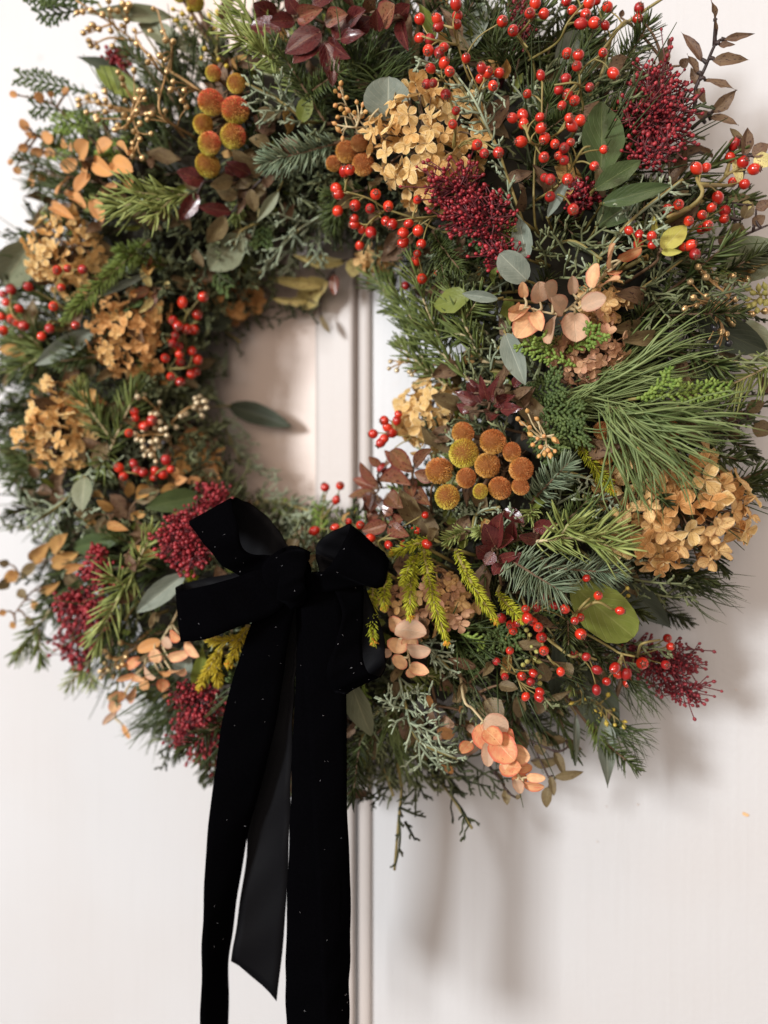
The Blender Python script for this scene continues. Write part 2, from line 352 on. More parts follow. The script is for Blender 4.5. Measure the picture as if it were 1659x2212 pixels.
# cover strip on the meeting edge: flat band, quirk and a rounded bead
profile('cover_strip', [(-.034, -.0004), (-.034, -.0035), (-.032, -.0055), (-.029, -.0062), (.0005, -.0062), (.003, -.0055), (.0042, -.0035), (.0042, -.0004)], dl, PAINT2)
bead = [(.0080, -.0004), (.0080, -.0020)] + [(.0145 - .0055 * math.cos(a * math.pi / 8), -.0020 - .0034 * math.sin(a * math.pi / 8)) for a in range(1, 8)] + [(.0200, -.0004)]
profile('bead_moulding', bead, dr, PAINT2)
def wall_mark(px, py, w, colr, rot):
    p = PY(px, py, -.0006); b = MB(); rg = random.Random(int(px)); k = 9
    ring = [(math.cos(2 * math.pi * i / k + rot) * w * rg.uniform(.6, 1.1), math.sin(2 * math.pi * i / k) * w * rg.uniform(.5, .9)) for i in range(k)]
    for y in (-.0008, -.0001):
        for x, z in ring: b.v.append(V((p.x + x, y, p.z + z)))
    b.f.append(tuple(reversed(range(k)))); b.f.append(tuple(range(k, 2 * k)))
    for i in range(k): j = (i + 1) % k; b.f.append((i, j, k + j, k + i))
    put('paint_chip', b.mesh('paint_chip', colr, False), dr)
wall_mark(1611, 1760, .0024, mat_plain('bare_wood_chip', (.62, .38, .18), (.66, .42, .22), .8), .4)
GREYCHIP = mat_plain('grey_chip', (.50, .45, .42), (.55, .49, .46), .8)
for a in ((1378, 1738, .0012, .1), (1310, 1742, .0009, .7), (1290, 1818, .0008, .2), (1590, 1490, .0010, .2)): wall_mark(a[0], a[1], a[2], GREYCHIP, a[3])

# ------------------------------------------------------------------ wreath core
rg = random.Random(5)
t = thing('wreath_ring', 'mossy ring coloured as dark gap shade that carries the sprigs of the wreath', 'wreath base', V((0, YC, -RC)))
b = MB(); NU, NW = 120, 20
for i in range(NU):
    a = 2 * math.pi * i / NU
    for k in range(NW):
        w = 2 * math.pi * k / NW; r = .64 + rg.uniform(-.12, .12)
        q = RC + math.cos(w) * TA * r
        b.v.append(V((math.cos(a) * q, YC + math.sin(w) * TB * r, math.sin(a) * q)))
for i in range(NU):
    for k in range(NW):
        b.f.append((i * NW + k, ((i + 1) % NU) * NW + k, ((i + 1) % NU) * NW + (k + 1) % NW, i * NW + (k + 1) % NW))
put('moss_padding', b.mesh('moss_padding', mat_plain('moss_gap_shade', (.006, .006, .004), (.018, .016, .009), .9, 150)), t)  # near black colour stands in for the shade between sprigs

# ------------------------------------------------------------------ conifer pieces (geometry only)
def branch(b, bs, base, tip, rg, nl, r, dens, ang, flat, sag=0.0, taper=.5, plane=None, sub=0, full=False, thick=1.0, tipclose=True):
    """needles into b, stem into bs. nl needle length, ang opening angle, flat 0..1 combed into one plane"""
    ax = tip - base; L = ax.length
    if L < 1e-5: return
    side = plane if plane is not None else (nrm((base + tip) / 2) * .5 + tocam(base) * .6)
    mid = (base + tip) / 2 + side * (sag * L)
    path = smooth_path([base, mid, tip], 6)
    bs.tube(path, [.0013 * thick * (1 - .6 * i / (len(path) - 1)) for i in range(len(path))], 5)
    n = int(dens * L * 1000)
    for i in range(n):
        f = (i + rg.random()) / n
        k = f * (len(path) - 1); j = min(int(k), len(path) - 2); p = path[j].lerp(path[j + 1], k - j)
        d = (path[j + 1] - path[j]).normalized()
        x = d.cross(side).normalized(); z = x.cross(d)
        w = rg.uniform(0, 2 * math.pi)
        if flat > 0:
            s = 1 if rg.random() < .5 else -1
            w2 = (0 if s > 0 else math.pi) + s * rg.gauss(.45, .35)
            w = w2 if rg.random() < flat else w
        rad = x * math.cos(w) + z * math.sin(w)
        a = ang * rg.uniform(.75, 1.2)
        if tipclose: a *= (1 - .55 * max(0, (f - .72) / .28))
        nd = (d * math.cos(a) + rad * math.sin(a)).normalized()
        ll = nl * rg.uniform(.78, 1.1) * (1 - taper * max(0, (f - .75) / .25)) * (.7 + .3 * min(1, f * 6))
        b.needle(p, nd, ll, r, bend=d * rg.uniform(.3, 1.0) + jit(rg, .15), flat=.75)
def coral(b, base, tip, rg, tw, side_len, step, rad, plane=None, depth=1):
    """grey cypress: stem with forked, antler-like twigs"""
    ax = tip - base; L = ax.length
    side = plane if plane is not None else (nrm((base + tip) / 2) * .5 + tocam(base) * .5)
    mid = (base + tip) / 2 + side * (.08 * L) + jit(rg, .05 * L)
    path = smooth_path([base, mid, tip], 6)
    b.tube(path, [rad * (1.25 - .5 * i / (len(path) - 1)) for i in range(len(path))], 4)
    n = max(3, int(L / step)); alt = 1
    for i in range(n):
        f = (i + .5 + rg.uniform(-.3, .3)) / n
        k = f * (len(path) - 1); j = min(int(k), len(path) - 2); p = path[j].lerp(path[j + 1], k - j)
        d = (path[j + 1] - path[j]).normalized(); x = d.cross(side).normalized(); z = x.cross(d)
        alt = -alt; w = (0 if alt > 0 else math.pi) + rg.gauss(0, .8)
        o = (d * rg.uniform(.5, 1.0) + (x * math.cos(w) + z * math.sin(w)) * 1.0).normalized()
        ll = side_len * rg.uniform(.6, 1.1) * (1 - .5 * f)
        q = p + o * ll * .55 + jit(rg, ll * .06); e = q + (o + d * .5).normalized() * ll * .5
        b.tube([p, q, e], [rad, rad * .95, rad * .6], 4)
        for s in range(tw):
            g = rg.uniform(.2, .95); pp = p.lerp(q, g / .55) if g < .55 else q.lerp(e, (g - .55) / .45)
            o2 = (o * .7 + jit(rg, .55)).normalized(); l2 = ll * rg.uniform(.22, .42)
            b.tube([pp, pp + o2 * l2 * .6, pp + (o2 + o * .4).normalized() * l2], [rad * .9, rad * .9, rad * .55], 4)
def frond(b, base, tip, rg, width, plane, fine=1.0):
    """flat scale-leaved cedar frond made of small overlapping scales"""
    ax = tip - base; L = ax.length; d0 = ax.normalized()
    x = d0.cross(plane).normalized(); z = x.cross(d0)
    s = .0022 * fine
    def chain(p, d, ln, curl):
        n = max(2, int(ln / (s * 1.05)))
        for i in range(n):
            b.bead(p + jit(rg, s * .08), d, s * 1.7, s * (.62 - .22 * i / n)); p = p + d * (s * 1.05); d = (d + curl * .05 + z * rg.uniform(-.04, .02)).normalized()
        return p
    n = max(4, int(L / (.0052 * fine)))
    chain(base, d0, L, V((0, 0, 0)))
    for i in range(n):
        f = (i + .5) / n; p = base.lerp(tip, f)
        for sd in (-1, 1):
            ln = width * .5 * (math.sin(math.pi * min(1, .18 + .82 * (1 - f))) * .8 + .25) * rg.uniform(.8, 1.1)
            o = (d0 * .75 + x * sd * .85 + z * rg.uniform(-.15, .1)).normalized()
            chain(p, o, ln, d0)
            m = int(ln / (.0046 * fine))
            for k in range(1, m):
                q = p + o * (k * .0046 * fine)
                for s2 in (-1, 1):
                    o2 = (o * .8 + (d0 * s2 * .6 - x * sd * s2 * .3) + z * rg.uniform(-.1, .1)).normalized()
                    chain(q, o2, ln * .36 * (1 - k / (m + 1)) + s, d0)

def rooted(pts):
    """extend a stem down into the ring so that the sprig is held by it"""
    c = core(pts[0]); return [pts[0].lerp(c, .55)] + pts
def tubes(name, paths, mat, parent, r0=.0012, r1=.0006, n=5):
    b = MB()
    for p in paths:
        q = smooth_path(p, 4); m = len(q); b.tube(q, [r0 + (r1 - r0) * i / (m - 1) for i in range(m)], n)
    return put(name, b.mesh(name, mat), parent)

def fir_sprig(label, base, tip, lift=(0, .02), nl=.013, r=.00055, dens=2.6, ang=1.0, flat=.75, mat='fir', sag=.05, name='fir_sprig', cat='fir sprig', twig='twig', extra=(), seed=1, thick=1.0, tipmat=None):
    rg = random.Random(seed + int(base[0] * 7 + base[1] * 13)); p0 = P(*base, lift[0]); p1 = P(*tip, lift[1])
    t = thing(name, label, cat, p0); b = MB(); bs = MB()
    branch(b, bs, p0, p1, rg, nl, r, dens, ang, flat, sag, thick=thick)
    for f, x, y in extra:
        a = p0.lerp(p1, f); e = P(x, y, lift[1]); branch(b, bs, a, e, rg, nl * .95, r, dens, ang, flat, sag, thick=thick * .8)
    bs.tube([p0.lerp(core(p0), .55), p0], .0013, 5)
    put('stem', bs.mesh('stem', M[twig]), t); put('needles', b.mesh('needles', M[mat]), t, kind='stuff')
    if tipmat:
        bt = MB(); d = (p1 - p0).normalized()
        for i in range(16): bt.needle(p1 - d * .002, (d + jit(rg, .45)).normalized(), .0045, .0006)
        put('tip', bt.mesh('tip', M[tipmat]), t, kind='stuff')
    return t
def rosemary(label, base, tip, lift=(0, .03), nl=.022, mat='rosemary', extra=(), seed=1, dens=.85, ang=.8, sag=.04):
    return fir_sprig(label, base, tip, lift, nl, .00115, dens, ang, .2, mat, sag, 'rosemary_sprig', 'rosemary', 'twig_pale', extra, seed)
def tassel(label, base, tip, lift=(.02, .045), mat='tassel', extra=(), seed=1, sag=.1):
    return fir_sprig(label, base, tip, lift, .0068, .0006, 5.0, .85, 0, mat, sag, 'tassel_sprig', 'tassel sprig', 'twig_olive', extra, seed, 1.3, 'tassel_tip')
def cypress(label, pts, lift=(0, .025), mat='cypress', side=.022, step=.0055, tw=3, rad=.00085, seed=1, extra=()):
    rg = random.Random(seed + int(pts[0][0] * 3)); n = len(pts)
    q = [P(x, y, lift[0] + (lift[1] - lift[0]) * i / (n - 1)) for i, (x, y) in enumerate(pts)]
    t = thing('cypress_sprig', label, 'cypress sprig', q[0]); b = MB()
    for i in range(n - 1): coral(b, q[i], q[i + 1], rg, tw, side, step, rad)
    for x0, y0, x1, y1 in extra: coral(b, P(x0, y0, lift[0]), P(x1, y1, lift[1]), rg, tw, side, step, rad)
    bs = MB(); bs.tube([q[0].lerp(core(q[0]), .6), q[0]], .0014, 5); bs.tube(smooth_path(q, 5), .0011, 5)
    put('stem', bs.mesh('stem', M['twig_olive']), t); put('twigs', b.mesh('twigs', M[mat]), t, kind='stuff')
    return t
def cedar(label, fronds, lift=(.005, .03), mat='cedar', width=.03, seed=1, fine=1.0):
    rg = random.Random(seed + int(fronds[0][0])); p0 = P(fronds[0][0], fronds[0][1], lift[0])
    t = thing('cedar_frond', label, 'cedar frond', p0); bs = MB(); bs.tube([p0.lerp(core(p0), .6), p0], .001, 5)
    put('stem', bs.mesh('stem', M['twig_olive']), t)
    for f in fronds:
        a = P(f[0], f[1], lift[0]); e = P(f[2], f[3], lift[1]); b = MB()
        frond(b, a, e, rg, width, (tocam(a) + nrm(a) * .4 + jit(rg, .15)).normalized(), fine); put('spray', b.mesh('spray', M[mat]), t, kind='stuff')
    return t

# ------------------------------------------------------------------ unit leaves, petals, berries (shared meshes)
def leaf_mesh(name, mat, shape, curl, fold, wave, seed, nv=9, nu=6):
    rg = random.Random(seed); b = MB(); uvs = []; ph = rg.uniform(0, 6)
    for i in range(nv + 1):
        v = .5 - .5 * math.cos(math.pi * i / nv)
        if shape == 'oval': w = math.sin(math.pi * min(1, v ** .85)) ** .75
        elif shape == 'round': w = max(0, 1 - (2 * v - 1) ** 2) ** .5
        elif shape == 'lance': w = (math.sin(math.pi * v ** .75)) ** 1.15
        elif shape == 'obov': w = math.sin(math.pi * v ** 1.35) ** .7
        else: w = math.sin(math.pi * v ** .9) ** .85
        w = max(w, .03)
        for k in range(nu + 1):
            u = k / nu * 2 - 1
            ww = w * (1 + (wave * .35 * math.sin(v * 17 + ph + (u > 0) * 2) if abs(u) > .9 else 0))
            z = -curl * (v - .1) ** 2 + fold * abs(u) * w * .5 + wave * .22 * math.sin(v * 11 + ph + u * 1.7) * abs(u) + rg.uniform(-.006, .006)
            b.v.append(V((u * .5 * ww + wave * .10 * math.sin(v * 5 + ph), v, z))); uvs.append((u * .5 + .5, v))
    for i in range(nv):
        for k in range(nu):
            a = i * (nu + 1) + k; b.f.append((a, a + 1, a + nu + 2, a + nu + 1))
    return b.mesh(name, mat, True, uvs)
_lm = {}
def leafmesh(mat, shape, wav, rg, petal=False):
    k = rg.randrange(8 if petal else 5); key = (mat, shape, wav, k, petal)
    if key not in _lm:
        q = random.Random(k * 31 + len(mat)); w = wav
        if petal: _lm[key] = leaf_mesh('petal', M[mat], shape, q.uniform(-.45, .55), q.uniform(.1, .6), .22, k * 7 + 3, 5, 4)
        else: _lm[key] = leaf_mesh('leaf', M[mat], shape, q.uniform(-.1, .45) + w * .3, q.uniform(.08, .4), w * q.uniform(.6, 1.2), k * 7 + 1)
    return _lm[key]
b = MB(); b.lathe([(-1.05, .05), (-.98, .32), (-.7, .72), (-.25, .98), (.2, 1.0), (.6, .82), (.9, .5), (1.02, .26), (1.04, .1)], 12); HIP = b.mesh('rosehip', M['hip']); HIP2 = HIP.copy(); HIP2.materials[0] = M['hip_dark']
b = MB(); b.lathe([(.93, .40), (1.06, .40), (1.10, .33), (1.02, .22), (1.0, .1), (1.16, .09), (1.18, .04)], 9)
for i in range(5):
    w = i * 1.257; o = V((math.cos(w), math.sin(w), .35)).normalized(); b.needle(V((math.cos(w) * .3, math.sin(w) * .3, 1.04)), o, .34, .10)
CALYX = b.mesh('calyx', M['calyx'])
def round_mesh(name, mat, prof, n=7): b = MB(); b.lathe(prof, n); return b.mesh(name, M[mat])
BUDP = [(-1, .15), (-.75, .6), (-.1, 1.0), (.55, .85), (.95, .35), (1.05, .08)]
BERP = [(-1, .12), (-.8, .6), (-.3, .95), (.25, .98), (.7, .72), (.92, .38), (.96, .22), (1.1, .16), (1.12, .05)]
SEEDP = [(-1.7, .10), (-1.2, .3), (-.4, .85), (.2, 1.0), (.7, .75), (1.1, .35), (1.5, .08)]
BUD = {k: round_mesh('bud', k, BUDP, 7) for k in ('bud', 'bud_dark')}
BERRY = {k: round_mesh('berry', k, BERP, 9) for k in ('goldberry', 'silverberry', 'darkberry')}
SEED = {k: round_mesh('seed', k, SEEDP, 8) for k in ('seed', 'seed_green', 'seed_yellow')}

def leaf_sprig(label, k, leaves, stems=(), mat='burgundy', shape='oval', lift=(.0, .03), wave=.0, name='leaf_sprig', cat='leaf sprig', twig='twig', face=.65, seed=1, mats=None, jitter=.22, part='leaf', r0=.0012, yp=None):
    rg = random.Random(seed + int(leaves[0][0] * 3 + leaves[0][1]))
    P = globals()['P'] if yp is None else (lambda x, y, l: PY(x, y, yp - l))
    sp = [[P(*D(k, x, y), lift[0] + (lift[1] - lift[0]) * (i / max(1, len(s) - 1)) * .7) for i, (x, y) in enumerate(s)] for s in stems]
    root = sp[0][0] if sp else P(*D(k, leaves[0][0], leaves[0][1]), lift[0])
    t = thing(name, label, cat, root)
    paths = []; sam = []
    for i, s in enumerate(sp):
        paths.append(rooted(s) if i == 0 else s); sam += smooth_path(s, 5)
    if not sp: paths.append(rooted([root])); sam = [root]
    for q, lf in enumerate(leaves):
        bx, by, tx, ty, w = lf[:5]; ls = lf[5] if len(lf) > 5 else 0
        zz = rg.uniform(-.004, .006)
        p0 = P(*D(k, bx, by), lift[0] * .4 + lift[1] * .6 + zz + ls); p1 = P(*D(k, tx, ty), lift[1] + zz + rg.uniform(-.008, .008) + ls)
        ax = p1 - p0; m = mpp(p0)
        n = (tocam(p0) * face + nrm(p0) * (1 - face) + jit(rg, jitter)).normalized()
        mt = mats[q % len(mats)] if mats else mat
        L = ax.length; ww = w * FR[k][0] * m * 1.06
        put(part, leafmesh(mt, shape, wave, rg), t, frame(p0, ax, n, ww, L, (L + ww) * .5))
        near = min(sam, key=lambda s: (s - p0).length)
        if (near - p0).length > .0015: paths.append([near, near.lerp(p0, .6) + jit(rg, .001), p0 + ax * .04])
        else: paths.append([near, p0 + ax * .05])
    tubes('stem', paths, M[twig], t, r0, r0 * .55)
    return t
def berry_spray(label, k, stems, berries, lift=(.0, .03), r=12.0, mesh=HIP, calyx=CALYX, name='rosehip_spray', cat='rosehip spray', part='rosehip', twig='twig_olive', seed=1, jl=.006, r0=.00095, rp=.00048, back=.6, elong=1.0):
    rg = random.Random(seed + int(berries[0][0] * 3 + berries[0][1])); sam = []; paths = []
    for i, s in enumerate(stems):
        q = [P(*D(k, x, y), lift[0] + (lift[1] - lift[0]) * min(1, (j + (i > 0)) / max(1, len(s) - 1))) for j, (x, y) in enumerate(s)]
        if i > 0 and sam:
            nr = min(sam, key=lambda z: (z[0] - q[0]).length)
            if (nr[0] - q[0]).length < .02: q[0] = nr[0]
            else: q = [q[0].lerp(core(q[0]), .5)] + q
        pth = smooth_path(q, 6); d = 0
        sam += [(pth[j], pth, j) for j in range(len(pth))]
        paths.append(smooth_path(rooted(q), 4) if i == 0 else pth)
    t = thing(name, label, cat, sam[0][0]); b = MB()
    for p in paths: b.tube(p, [r0 * (1 - .4 * i / (len(p) - 1)) for i in range(len(p))], 6)
    for h in berries:
        hx, hy = D(k, h[0], h[1]); rr = (h[2] * FR[k][0] if len(h) > 2 else r) * rg.uniform(.78, 1.06)
        p = P(hx, hy, lift[1] + rg.uniform(-jl, jl)); R0 = rr * mpp(p)
        nr = min(sam, key=lambda z: (z[0] - p).length + (0 if z[2] else .004))
        pth, j = nr[1], nr[2]; dist = (nr[0] - p).length; j0 = j
        while j0 > 0 and (pth[j0] - pth[j]).length < dist * back: j0 -= 1
        a = pth[j0]; d0 = (p - a).normalized()
        hd = (d0 * .8 + tocam(p) * rg.uniform(.0, 1.1) + V((0, 0, -rg.uniform(0, .3))) + jit(rg, .2)).normalized()
        e = p - hd * R0 * .98
        tang = (pth[min(j0 + 1, len(pth) - 1)] - pth[max(j0 - 1, 0)]).normalized()
        mid = a.lerp(e, .5) + tang * dist * .12 - hd * dist * .08
        b.tube(smooth_path([a, mid, e], 3), [rp * 1.2] * 3 + [rp] * 4, 5)
        me = mesh[h[3]] if (isinstance(mesh, dict) and len(h) > 3) else (mesh if not isinstance(mesh, dict) else mesh['_'])
        if me is HIP and rg.random() < .24: me = HIP2
        o = put(part, me, t, zframe(p, hd, R0 * rg.uniform(.93, 1.04), R0, R0 * elong * rg.uniform(.92, 1.25), rg.uniform(0, 6)))
        if calyx: put('calyx', calyx, o, WM[o])
    put('stem', b.mesh('stem', M[twig]), t)
    return t
def hydrangea(label, c, rx, ry, mat, n=38, lift=.02, petal=19.0, seed=1, mats=None, depth=.7):
    rg = random.Random(seed + int(c[0])); C = P(*c, lift); m = mpp(C)
    tc = tocam(C); out = (nrm(C) * .45 + tc * .75).normalized()
    x = out.cross(UPV).normalized() * -1; y = out.cross(x) * -1
    if y.z < 0: y = -y
    RX, RY, RZ = rx * m, ry * m, (rx + ry) * .5 * m * depth
    O = C - out * RZ * .6
    t = thing('hydrangea_head', label, 'hydrangea', O); bs = MB(); bs.tube([O.lerp(core(O), .6), O, O + out * RZ * .3], .002, 6)
    n = int(n * 1.75)
    for i in range(n):
        if i < n * .8:
            f = 1 - (i + .5) / (n * .8) * 1.12; s = math.sqrt(max(0, 1 - f * f)); w = i * 2.39996 + rg.uniform(-.25, .25); rr = rg.uniform(.76, 1.14)
        else: f = rg.uniform(.1, .95); s = math.sqrt(1 - f * f); w = rg.uniform(0, 6.28); rr = rg.uniform(.6, .8)
        dl_ = x * (math.cos(w) * s * RX) + y * (math.sin(w) * s * RY) + out * (f * RZ)
        p = O + dl_ * rr; fn = (dl_.normalized() * .8 + out * .25 + jit(rg, .52)).normalized()
        bs.tube(smooth_path([O + dl_ * .15, O + dl_ * (rr * .6) + jit(rg, .002), p - fn * .0006], 3), .0005, 4)
        L = petal * 1.22 * m * rg.uniform(.85, 1.15); sp = rg.uniform(0, 6.28)
        fm = zframe(p, fn, L * .09, L * .09, L * .07, sp); fo = put('floret', FLORET, t, fm)
        mt = mats[rg.randrange(len(mats))] if mats else mat
        a0 = fn.orthogonal().normalized(); b0 = fn.cross(a0); npet = 4 if rg.random() < .88 else 3
        for q in range(npet):
            w = sp + q * 2 * math.pi / npet + rg.uniform(-.15, .15); o = a0 * math.cos(w) + b0 * math.sin(w)
            o = (o + fn * rg.uniform(-.12, .42)).normalized(); l2 = L * rg.uniform(.80, 1.15)
            put('petal', leafmesh(mt, 'obov' if rg.random() < .6 else 'round', .0, rg, True), fo, frame(p + o * L * .04 + fn * (.0003 * (q % 2)), o, fn + jit(rg, .12), l2 * rg.uniform(.78, .98), l2, l2 * .8))
    put('stem', bs.mesh('stem', M['twig']), t)
    return t
b = MB(); b.lathe([(-1, .2), (-.3, 1), (.5, .9), (1, .3)], 6); FLORET = b.mesh('floret', M['floret'])
def skimmia(label, lobes, axis=(0, 1), n=240, lift=.025, bud=4.2, seed=1, mat='bud', stalk=1.0):
    """branching head of small buds built from overlapping lobes (x, y, rx, ry); axis is where the head points in the picture"""
    rg = random.Random(seed + int(lobes[0][0])); C0 = P(lobes[0][0], lobes[0][1], lift); m = mpp(C0); tc = tocam(C0)
    ax2 = (RGT * axis[0] + UPV * axis[1]).normalized(); R0 = max(lobes[0][2:4]) * m
    root = C0 - ax2 * (.8 * R0) - tc * R0 * .8
    t = thing('skimmia_head', label, 'skimmia', root); bs = MB(); sb = MB(); area = sum(l[2] * l[3] for l in lobes)
    bs.tube(smooth_path([root.lerp(core(root), .5), root, C0 - tc * R0 * .4], 4), .0016, 6); prev = C0
    for lx, ly, lrx, lry in lobes:
        C = P(lx, ly, lift) - tc * min(lrx, lry) * m * .3; RX, RY = lrx * m, lry * m; RZ = min(RX, RY) * .8
        st0 = prev.lerp(root, .45); bs.tube(smooth_path([st0, st0.lerp(C, .5) - tc * .002, C], 3), .0013, 5); prev = C
        nb = int(n * lrx * lry / area); nn = max(6, nb // 7)
        for i in range(nb):
            f = rg.uniform(-.3, 1); s_ = math.sqrt(1 - f * f); w = rg.uniform(0, 6.283); k = rg.uniform(.55, .98)
            dv = RGT * (math.cos(w) * s_ * RX) + UPV * (math.sin(w) * s_ * RY) + tc * (f * RZ); p = C + dv * k; d = (dv.normalized() + ax2 * .6 + jit(rg, .3)).normalized()
            sb.bead(p, d, bud * m * 2.0, bud * m * .85); bs.tube([p - d * .006 - dv * .1, p], .0004, 3, False)
        for i in range(nn):
            f = 1 - (i + .5) / nn * 1.15; s_ = math.sqrt(max(0, 1 - f * f)); w = i * 2.39996 + rg.uniform(-.3, .3); k = rg.uniform(.62, 1.0)
            dv = RGT * (math.cos(w) * s_ * RX) + UPV * (math.sin(w) * s_ * RY) + tc * (f * RZ)
            q = C + dv * k * .72 + ax2 * (.06 * R0)
            a = st0.lerp(C, rg.uniform(.35, 1.0)); bs.tube(smooth_path([a, a.lerp(q, .5) + ax2 * (.05 * R0) * stalk + jit(rg, .0012), q], 3), [.0009] * 4 + [.0006] * 3, 4)
            ca = .24 * math.sqrt(26 / max(8, nn)) * 1.15
            for j in range(7):
                p = q + dv * (k * rg.uniform(.12, .30)) + RGT * (rg.gauss(0, ca) * RX * .62) + UPV * (rg.gauss(0, ca) * RY * .62) + tc * (rg.gauss(0, .10) * RZ) + ax2 * (.05 * R0)
                d = ((p - q).normalized() + ax2 * .7 + tc * .3 + jit(rg, .2)).normalized(); r_ = bud * m * rg.uniform(.72, 1.2)
                bs.tube([q, q.lerp(p, .6) - d * .0008, p - d * r_ * .8], [.00045, .0004, .0005], 4, False)
                put('bud', BUD[mat], t, zframe(p, d, r_, r_, r_ * 1.12, rg.uniform(0, 6)))
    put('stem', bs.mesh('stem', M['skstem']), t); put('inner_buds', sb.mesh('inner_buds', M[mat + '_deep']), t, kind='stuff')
    return t
# fuzzy ball flowers
def mat_ball(name, a, b2, c2):
    m, nt, p, out = newmat(name)
    tc = nt.nodes.new('ShaderNodeTexCoord'); oi = nt.nodes.new('ShaderNodeObjectInfo'); geo = nt.nodes.new('ShaderNodeNewGeometry')
    nz = noise(nt, geo.outputs['Position'], 55, 2); sp = nt.nodes.new('ShaderNodeSeparateXYZ'); nt.links.new(tc.outputs['Object'], sp.inputs[0])
    f = ramp(nt, math_(nt, 'ADD', math_(nt, 'ADD', math_(nt, 'MULTIPLY', sp.outputs[0], .42), math_(nt, 'MULTIPLY', nz, .9)), math_(nt, 'MULTIPLY', oi.outputs['Random'], .45)), .35, 1.0)
    c = mixc(nt, f, a, b2); c = mixc(nt, math_(nt, 'MULTIPLY', ramp(nt, geo.outputs['Random Per Island'], .5, 1.0), .6), c, c2); c = mixc(nt, math_(nt, 'MULTIPLY', ramp(nt, geo.outputs['Random Per Island'], .35, .0), .6), c, (.20, .06, .014))
    nt.links.new(c, p.inputs['Base Color']); p.inputs['Roughness'].default_value = .75; transl(nt, p, out, c, .12); return m
M['ball_rust'] = mat_ball('ball_flower_rust', (.60, .175, .040), (.60, .30, .040), (.80, .50, .20))
M['ball_brown'] = mat_ball('ball_flower_brown', (.36, .115, .030), (.40, .180, .040), (.48, .27, .10))
M['ball_gold'] = mat_ball('ball_flower_gold', (.60, .30, .040), (.58, .47, .035), (.75, .66, .15))
M['ball_red'] = mat_ball('ball_flower_red', (.78, .110, .060), (.62, .55, .050), (.85, .62, .20))
M['ball_yellow'] = mat_ball('ball_flower_yellow', (.50, .42, .025), (.46, .40, .020), (.60, .55, .12))
M['ball_core'] = mat_plain('ball_flower_heart', (.19, .062, .014), (.24, .090, .020), .9, 200)
def ball_mesh(mat, seed):
    rg = random.Random(seed); b = MB(); N = 1300
    b.lathe([(-math.cos(math.pi * (i + .3) / 9.6) * .87, math.sin(math.pi * (i + .3) / 9.6) * .87) for i in range(10)], 16)
    for i in range(N):
        z = 1 - 2 * (i + .5) / N; s = math.sqrt(1 - z * z); w = i * 2.39996 + rg.uniform(-.05, .05)
        d = V((math.cos(w) * s, math.sin(w) * s, z)); a = d.orthogonal().normalized(); e = d.cross(a)
        o = (d + jit(rg, .18)).normalized(); h = rg.uniform(.11, .19); k = len(b.v); r_ = .022
        b.v += [d * .87 + a * r_, d * .87 - a * (r_ * .5) + e * (r_ * .87), d * .87 - a * (r_ * .5) - e * (r_ * .87)]
        b.v += [d * .88 + o * h * .8 + (b.v[k + q] - d * .87) * .75 for q in range(3)]; b.v.append(d * .88 + o * h)
        for q in range(3):
            q2 = (q + 1) % 3; b.f += [(k + q, k + q2, k + 3 + q2, k + 3 + q), (k + 3 + q, k + 3 + q2, k + 6)]
    me = b.mesh('ball_flower', M[mat], False); me.materials.append(M['ball_core']); core_n = 9 * 16 + 2
    me.polygons.foreach_set('material_index', [1] * core_n + [0] * (len(me.polygons) - core_n)); return me
_bm = {}
def ball_cluster(label, k, balls, mats, lift=.03, seed=1):
    rg = random.Random(seed); C = None; t = None; bs = MB()
    for i, (x, y, r) in enumerate(balls):
        px, py = D(k, x, y); p = P(px, py, lift + rg.uniform(-.004, .004)); R0 = r * FR[k][0] * mpp(p)
        if t is None: t = thing('ball_flower_cluster', label, 'ball flowers', p.lerp(core(p), .4)); base = p.lerp(core(p), .45)
        mt = mats[i % len(mats)]
        if (mt, i % 2) not in _bm: _bm[(mt, i % 2)] = ball_mesh(mt, i + 3)
        p = p - tocam(p) * R0 * .5
        put('ball_flower', _bm[(mt, i % 2)], t, zframe(p, V((rg.uniform(-.4, .4), -1, rg.uniform(-.4, .4))), R0 * rg.uniform(.92, 1.04), R0 * rg.uniform(.92, 1.06), R0 * rg.uniform(.88, 1.04), rg.uniform(-.7, .7)))
        bs.tube(smooth_path([base.lerp(core(p), .3), base.lerp(p, .5), p], 3), .0016, 5)
        for q in range(10): bs.needle(base.lerp(p, .5), ((p - base).normalized() + jit(rg, .7)).normalized(), .012, .0007)
    put('stem', bs.mesh('stem', M['twig']), t)
    return t
def pine_mesh(seed, mat, bend):
    b = MB(); rg = random.Random(seed); pts = []; n = 7; ph = rg.uniform(0, 6)
    for i in range(n): v = i / (n - 1); pts.append(V((.10 * math.sin(v * 4 + ph) - .10 * math.sin(ph), v, -bend * v * v)))
    b.tube(pts, [.6 / 100, .9 / 100, 1 / 100, 1 / 100, .9 / 100, .65 / 100, .15 / 100], 4); return b.mesh('needle', M[mat])
PINE = {m: [pine_mesh(i * 5 + 1, m, bd) for i, bd in enumerate((.08, .2, .35, .5, -.12))] for m in ('pine', 'pine_dark')}
